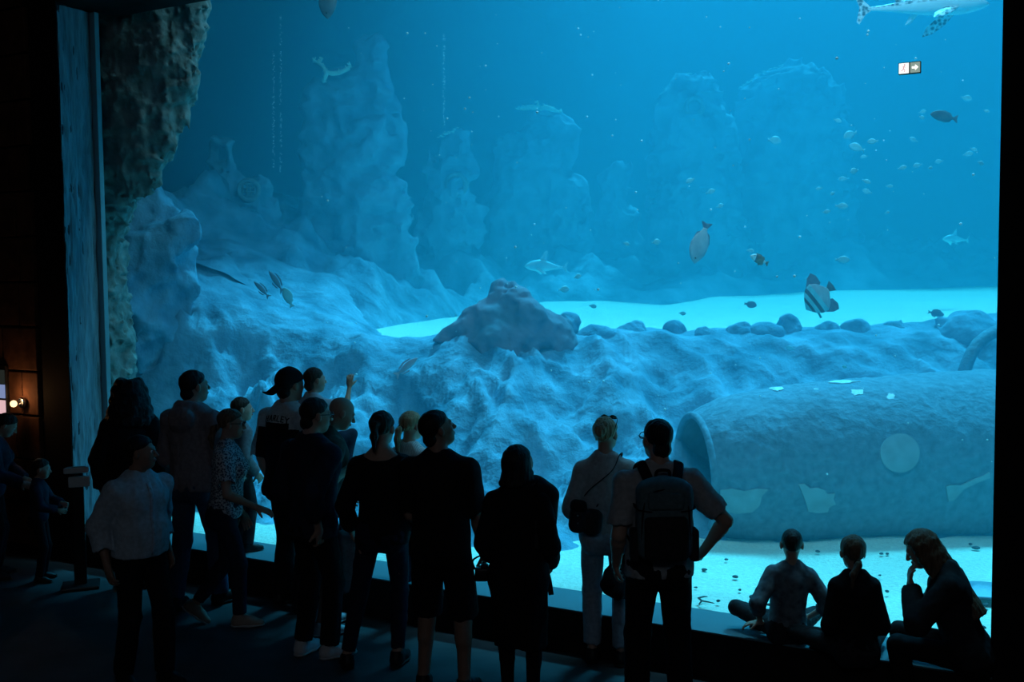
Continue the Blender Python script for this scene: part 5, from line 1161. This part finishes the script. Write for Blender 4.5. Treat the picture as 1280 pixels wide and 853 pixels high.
if 'pack_man' in CR:
    k = CR['pack_man']; W3 = lambda x, y, z: k.toW(k.T(x, y, z)); Mx = k.Rz @ k.Rl; s = k.s
    root = carry('backpack', 'teal and black backpack on the back of the man with hand on hip', 'backpack', W3(0, -.20, 1.00))
    fpart('main_compartment', [box_p(W3(0, -.205, 1.215), (.155 * s, .085 * s, .215 * s), Mx, .06 * s), dict(t='ell', c=W3(0, -.20, 1.40), r=(.12 * s, .07 * s, .06 * s), M=Mx, k=.04)], .008, FB['teal'], root, (.004, 9, 2))
    fpart('front_pocket', [box_p(W3(0, -.295, 1.13), (.12 * s, .035 * s, .12 * s), Mx, .03 * s)], .007, FB['charcoal'], root, (.003, 9, 2))
    fpart('top_pocket', [box_p(W3(0, -.285, 1.335), (.10 * s, .022 * s, .05 * s), Mx, .02 * s)], .007, FB['teal'], root)
    for s_ in (-1, 1):
        fpart('side_pocket', [box_p(W3(s_ * .165, -.20, 1.08), (.025 * s, .055 * s, .09 * s), Mx, .02 * s)], .007, FB['charcoal'], root)
        strap('shoulder_strap', [W3(s_ * .075, -.165, 1.42), W3(s_ * .095, -.115, 1.475), W3(s_ * .112, -.03, 1.512), W3(s_ * .118, .06, 1.465), W3(s_ * .125, .135, 1.36), W3(s_ * .14, .14, 1.22), W3(s_ * .175, .05, 1.11), W3(s_ * .16, -.13, 1.05)], .030 * s, FB['black'], root)
        strap('compression_strap', [W3(s_ * .16, -.16, 1.30), W3(s_ * .155, -.28, 1.29), W3(s_ * .08, -.305, 1.28)], .010 * s, FB['black'], root)
    strap('grab_handle', [W3(-.04, -.17, 1.44), W3(-.03, -.18, 1.485), W3(.03, -.18, 1.485), W3(.04, -.17, 1.44)], .010 * s, FB['black'], root)
    strap('zipper', [W3(-.13, -.275, 1.12), W3(-.12, -.285, 1.30), W3(-.06, -.285, 1.385), W3(.06, -.285, 1.385), W3(.12, -.285, 1.30), W3(.13, -.275, 1.12)], .006 * s, FB['black'], root)
if 'dark_hair' in CR:
    k = CR['dark_hair']; W3 = lambda x, y, z: k.toW(k.T(x, y, z)); s = k.s; c = at(671, 645, 6.22)
    Mx = rot('Y', 10) @ k.Rz
    root = carry('rucksack', 'black rucksack slung over the right shoulder of the woman in the long black dress', 'backpack', c - Vector((0, 0, .26)))
    fpart('main_compartment', [box_p(c + Vector((0, 0, -.02)), (.115, .10, .22), Mx, .07), dict(t='ell', c=c + Vector((-.015, 0, .15)), r=(.10, .085, .10), M=Mx, k=.05)], .008, FB['black'], root, (.005, 8, 2))
    fpart('front_pocket', [box_p(c + Vector((.02, -.105, -.08)), (.085, .03, .11), Mx, .03)], .007, FB['charcoal'], root)
    strap('shoulder_strap', [c + Vector((-.05, .05, .20)), W3(.13, -.10, 1.46), W3(.125, -.02, 1.525), W3(.13, .09, 1.44), W3(.16, .14, 1.25), c + Vector((-.03, .08, -.18))], .024, FB['black'], root)
    strap('loose_strap', [c + Vector((.06, -.06, -.20)), at(681, 705, 6.16), at(686, 725, 6.15), at(689, 744, 6.15)], .016, FB['black'], root)
    strap('zipper', [c + Vector((-.07, -.10, .06)), c + Vector((-.05, -.09, .18)), c + Vector((.02, -.09, .21)), c + Vector((.09, -.09, .08))],   .005, M['plastic'], root)
if 'bun_woman' in CR:
    k = CR['bun_woman']; W3 = lambda x, y, z: k.toW(k.T(x, y, z)); s = k.s; c = at(731, 648, 6.72)
    root = carry('handbag', 'dark crossbody bag at the left hip of the woman with the hair bun', 'bag', c - Vector((0, 0, .14)))
    Mx = rot('Y', 8)
    fpart('bag_body', [box_p(c + Vector((-.045, 0, .01)), (.052, .055, .105), Mx, .045), box_p(c + Vector((.05, .01, -.03)), (.065, .06, .085), Mx, .05)], .007, FB['charcoal'], root, (.006, 9, 2))
    fpart('bag_flap', [box_p(c + Vector((-.04, -.025, .085)), (.056, .045, .04), Mx, .035)], .007, FB['black'], root, (.004, 9, 2))
    for z in (-.02, .03):
        b = MB(); b.lathe([(.006, 0), (.006, .006), (.003, .008)], 10, Matrix.Translation(Vector((-.05, -.058, z + .14))) @ Matrix.Rotation(R(90), 4, 'X')); b.build('snap_button', M['metal'], root, True)
    strap('shoulder_strap', [c + Vector((-.05, .05, .10)), W3(-.175, .0, 1.16), W3(-.10, -.135, 1.27), W3(.05, -.135, 1.40), W3(.10, -.06, 1.50), W3(.11, .05, 1.47), W3(.02, .155, 1.30), W3(-.12, .14, 1.14), c + Vector((.09, .06, .07))], .012, FB['black'], root)
    j = at(768, 708, 6.70); wr = k.toW(k.Wr['R'])
    root = carry('folded_jacket', 'black jacket hanging from the hand of the woman with the hair bun', 'jacket', j - Vector((0, 0, .20)))
    fpart('jacket_body', [dict(t='cone', a=wr + Vector((0, 0, -.02)), b=j + Vector((-.03, 0, -.12)), ra=.05, rb=.085, k=.04, fax=(0, 1, 0), fsc=.6), dict(t='cone', a=wr + Vector((0, -.02, -.02)), b=j + Vector((.06, -.02, -.13)), ra=.05, rb=.075, k=.03, fax=(0, 1, 0), fsc=.6)], .008, FB['black'], root, (.014, 7, 3, True))
    fpart('sleeve', [dict(t='cone', a=wr + Vector((.02, -.05, -.05)), b=j + Vector((.02, -.07, -.16)), ra=.04, rb=.045, k=.03)], .008, FB['black'], root, (.008, 9, 2))
if 'black_tee' in CR:
    k = CR['black_tee']; c = at(606, 718, 6.42)
    root = carry('camera', 'black camera hanging in the right hand of the man in black shorts', 'camera', c - Vector((0, 0, .05)))
    L_ = lambda x, y, z: Vector((x, y, z + .05))
    mb = MB(); mb.box(L_(0, 0, 0), (.125, .055, .085), None, 0, .012); mb.box(L_(0, 0, .05), (.05, .05, .03), None, 0, .010); mb.build('camera_body', M['plastic'], root, True)
    mb = MB(); mb.lathe([(.034, 0), (.036, .03), (.034, .065), (.037, .085), (.030, .086), (.028, .07)], 24, Matrix.Translation(L_(0, .026, 0)) @ Matrix.Rotation(R(-90), 4, 'X')); mb.build('lens', M['plastic'], root, True)
    mb = MB(); mb.lathe([(.009, 0), (.009, .008)], 14, Matrix.Translation(L_(.04, 0, .043))); mb.build('shutter_button', M['metal'], root, True)
    strap('neck_strap', [c + Vector((-.06, 0, .03)), c + Vector((-.075, -.02, .09)), c + Vector((-.02, -.04, .13)), c + Vector((.04, -.03, .13)), c + Vector((.072, 0, .08)), c + Vector((.062, 0, .03))], .007, FB['black'], root)
if 'navy_man' in CR:
    c = at(433, 700, 7.42)
    root = carry('tote_bag', 'pale cloth tote bag hanging between the man with glasses and the ponytail woman', 'bag', c - Vector((0, 0, .24)))
    fpart('bag_body', [box_p(c + Vector((0, 0, 0)), (.075, .13, .225), rot('Z', 20), .04)], .008, FB['grey'], root, (.010, 6, 3, True))
    for d in (-.05, .05):
        strap('handle', [c + Vector((-.03, d, .20)), at(425, 640, 7.42 + d), at(421, 600, 7.44 + d * .4), at(424, 640, 7.46 + d), c + Vector((.0, d + .02, .20))], .010, FB['grey'], root)
if 'cap_man' in CR and hasattr(CR['cap_man'], 'top_obj'):
    k = CR['cap_man']; o = k.top_obj
    cu = bpy.data.curves.new('lettering', 'FONT'); cu.body = 'HARLEY'; cu.size = .064 * k.s; cu.align_x = 'CENTER'; cu.extrude = .0; cu.space_character = 1.05; cu.resolution_u = 3
    t = bpy.data.objects.new('t_', cu); COL.objects.link(t); bpy.context.view_layer.update()
    me = bpy.data.meshes.new_from_object(t.evaluated_get(bpy.context.evaluated_depsgraph_get())); bpy.data.objects.remove(t)
    bm = bmesh.new(); bm.from_mesh(me); bmesh.ops.subdivide_edges(bm, edges=[e for e in bm.edges if e.calc_length() > .02], cuts=2); bmesh.ops.triangulate(bm, faces=bm.faces)
    for v in bm.verts:
        x, z = v.co.x, v.co.y + 1.392 * k.s - 1.1 * v.co.x ** 2
        ok, loc, n_, i_ = o.ray_cast(Vector((x, -.6, z)), Vector((0, 1, 0)))
        v.co = Vector((x, (loc.y if ok else -.12) - .005, z))
    g_ = bmesh.ops.extrude_face_region(bm, geom=bm.faces[:])
    for e in g_['geom']:
        if isinstance(e, bmesh.types.BMVert): e.co.y += .004
    bm.to_mesh(me); bm.free(); me.materials.clear(); lo = obj('lettering', me, M['shoe_black'], o, False)
# ------------------------------------------------------------------ reflection of an exit sign, built as glowing panels on the pane
M['sign_white'] = glow('reflected_white_panel', (1.0, .98, .96), 1.3); M['sign_mark'] = glow('reflected_pictogram', (1.0, .62, .66), .7); M['sign_green'] = glow('reflected_arrow_ground', (.45, .62, .55), .55); M['sign_arrow'] = glow('reflected_arrow', (1.0, .97, .85), 1.8)
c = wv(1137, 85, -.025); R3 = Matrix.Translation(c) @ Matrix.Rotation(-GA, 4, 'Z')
root = empty('exit_sign_reflection', c, -GA); tag(root, 'reflection of a running-man exit sign, built as a small glowing box on the upper right of the big window', 'sign')
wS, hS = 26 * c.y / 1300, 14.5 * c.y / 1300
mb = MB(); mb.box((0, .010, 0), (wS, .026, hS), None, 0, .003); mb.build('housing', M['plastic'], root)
mb = MB(); mb.box((-wS * .25, -.005, 0), (wS * .44, .003, hS * .86)); mb.build('reflected_panel', M['sign_white'], root)
mb = MB(); mb.box((wS * .25, -.005, 0), (wS * .44, .003, hS * .86)); mb.build('reflected_panel', M['sign_green'], root)
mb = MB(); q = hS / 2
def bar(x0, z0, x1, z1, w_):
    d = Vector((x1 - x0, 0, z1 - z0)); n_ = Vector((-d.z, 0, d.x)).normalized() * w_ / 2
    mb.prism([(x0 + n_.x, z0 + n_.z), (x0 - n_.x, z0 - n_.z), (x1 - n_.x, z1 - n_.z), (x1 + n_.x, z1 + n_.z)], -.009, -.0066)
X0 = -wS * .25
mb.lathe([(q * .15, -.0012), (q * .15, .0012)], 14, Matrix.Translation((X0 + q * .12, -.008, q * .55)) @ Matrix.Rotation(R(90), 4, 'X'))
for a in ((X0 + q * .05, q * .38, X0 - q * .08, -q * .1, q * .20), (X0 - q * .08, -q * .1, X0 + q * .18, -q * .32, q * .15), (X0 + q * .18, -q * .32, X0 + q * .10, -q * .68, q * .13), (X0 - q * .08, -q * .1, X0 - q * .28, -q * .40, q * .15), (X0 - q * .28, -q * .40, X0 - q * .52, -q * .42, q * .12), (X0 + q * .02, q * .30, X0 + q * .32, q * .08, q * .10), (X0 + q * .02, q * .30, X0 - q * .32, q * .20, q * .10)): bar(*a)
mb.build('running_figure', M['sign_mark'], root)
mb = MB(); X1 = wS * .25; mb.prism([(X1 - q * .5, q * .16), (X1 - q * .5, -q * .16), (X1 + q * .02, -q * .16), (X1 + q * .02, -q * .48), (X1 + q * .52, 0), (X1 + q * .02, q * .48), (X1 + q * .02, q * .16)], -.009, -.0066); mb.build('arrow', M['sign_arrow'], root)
# ------------------------------------------------------------------ dark left wall: stone cladding, lit display, warm lamp, lectern
mb = MB(); r_ = random.Random(4)
for row in range(13):
    z = .1 + row * .42; u = -7.6 + .25 * (row % 2)
    while u < UL - .5:
        w_ = r_.choice([.28, .4, .55]); wbox(mb, u, min(u + w_ - .02, UL - .42), -.435 - r_.uniform(0, .012), -.395, z, z + .40, 0, .008); u += w_
o = mb.build('trim_5', M['brown_wall']); tag(o, kind='structure')
mb = MB(); wbox(mb, UL - .40, UL - .02, -.412, -.395, ZB, 5.3); o = mb.build('trim_6', M['wall']); tag(o, kind='structure')
c = wv(2, 497, -.47); root = empty('display_panel', c, -GA); tag(root, 'glowing pink and blue display panel on the dark wall at the far left edge', 'display')
mb = MB(); mb.box((0, .01, 0), (.17, .035, .62), None, 0, .006); mb.build('frame', M['plastic'], root)
for z, cl, st in ((-.09, (1, .62, .66), .75), (.06, (.35, .45, .8), .55), (.20, (.05, .06, .05), .3)):
    mb = MB(); mb.box((0, -.012, z), (.14, .006, .13)); mb.build('screen', glow('display_light', cl, st), root)
c = wv(17, 505, -.56); root = empty('wall_lamp', c, -GA); tag(root, 'small warm wall lamp glowing on the stone cladding at far left', 'lamp')
mb = MB(); mb.lathe([(.05, -.008), (.05, .012), (.03, .02)], 16, Matrix.Translation((0, .09, 0)) @ Matrix.Rotation(R(90), 4, 'X')); mb.build('wall_plate', M['metal'], root, True)
mb = MB(); mb.tube([(0, .09, 0), (0, .03, -.02), (0, 0, -.03)], .008, 8); mb.build('arm', M['metal'], root, True)
bm = bmesh.new(); bmesh.ops.create_uvsphere(bm, u_segments=16, v_segments=12, radius=.032); me = bpy.data.meshes.new('bulb'); bm.to_mesh(me); bm.free(); obj('bulb', me, glow('lamp_glow', (1.0, .60, .28), 2.5), root)
lp = c + Vector((-GN[0] * .02, -GN[1] * .02, .075)); lamp('lamp_light', 'POINT', 1.6, (1.0, .5, .2), loc=lp, shadow_soft_size=.03)
c = at(96, 588, 8.75); root = empty('lectern', (c.x, c.y, 0), R(20)); tag(root, 'narrow information lectern with a pale slanted top beside the left window pillar', 'lectern')
h_ = c.z
mb = MB(); mb.box((0, 0, .015), (.30, .26, .03), None, 0, .008); mb.build('base', M['plastic'], root)
mb = MB(); mb.box((0, .02, h_ / 2), (.10, .07, h_ - .05), None, 0, .01); mb.build('post', M['plastic'], root)
T_l = Matrix.Translation((0, 0, h_)) @ Matrix.Rotation(R(-8), 4, 'X')
mb = MB(); mb.box((0, 0, 0), (.20, .19, .05), T_l, 0, .01); mb.build('top', M['pale_plate'], root)
mb = MB(); mb.box((0, 0, .028), (.15, .13, .006), T_l); mb.build('text_plate', M['seal'], root)
mb = MB(); mb.box((.02, -.085, -.085), (.17, .03, .09), Matrix.Translation((0, 0, h_)), 0, .008); mb.build('front_plate', M['pale_plate'], root)
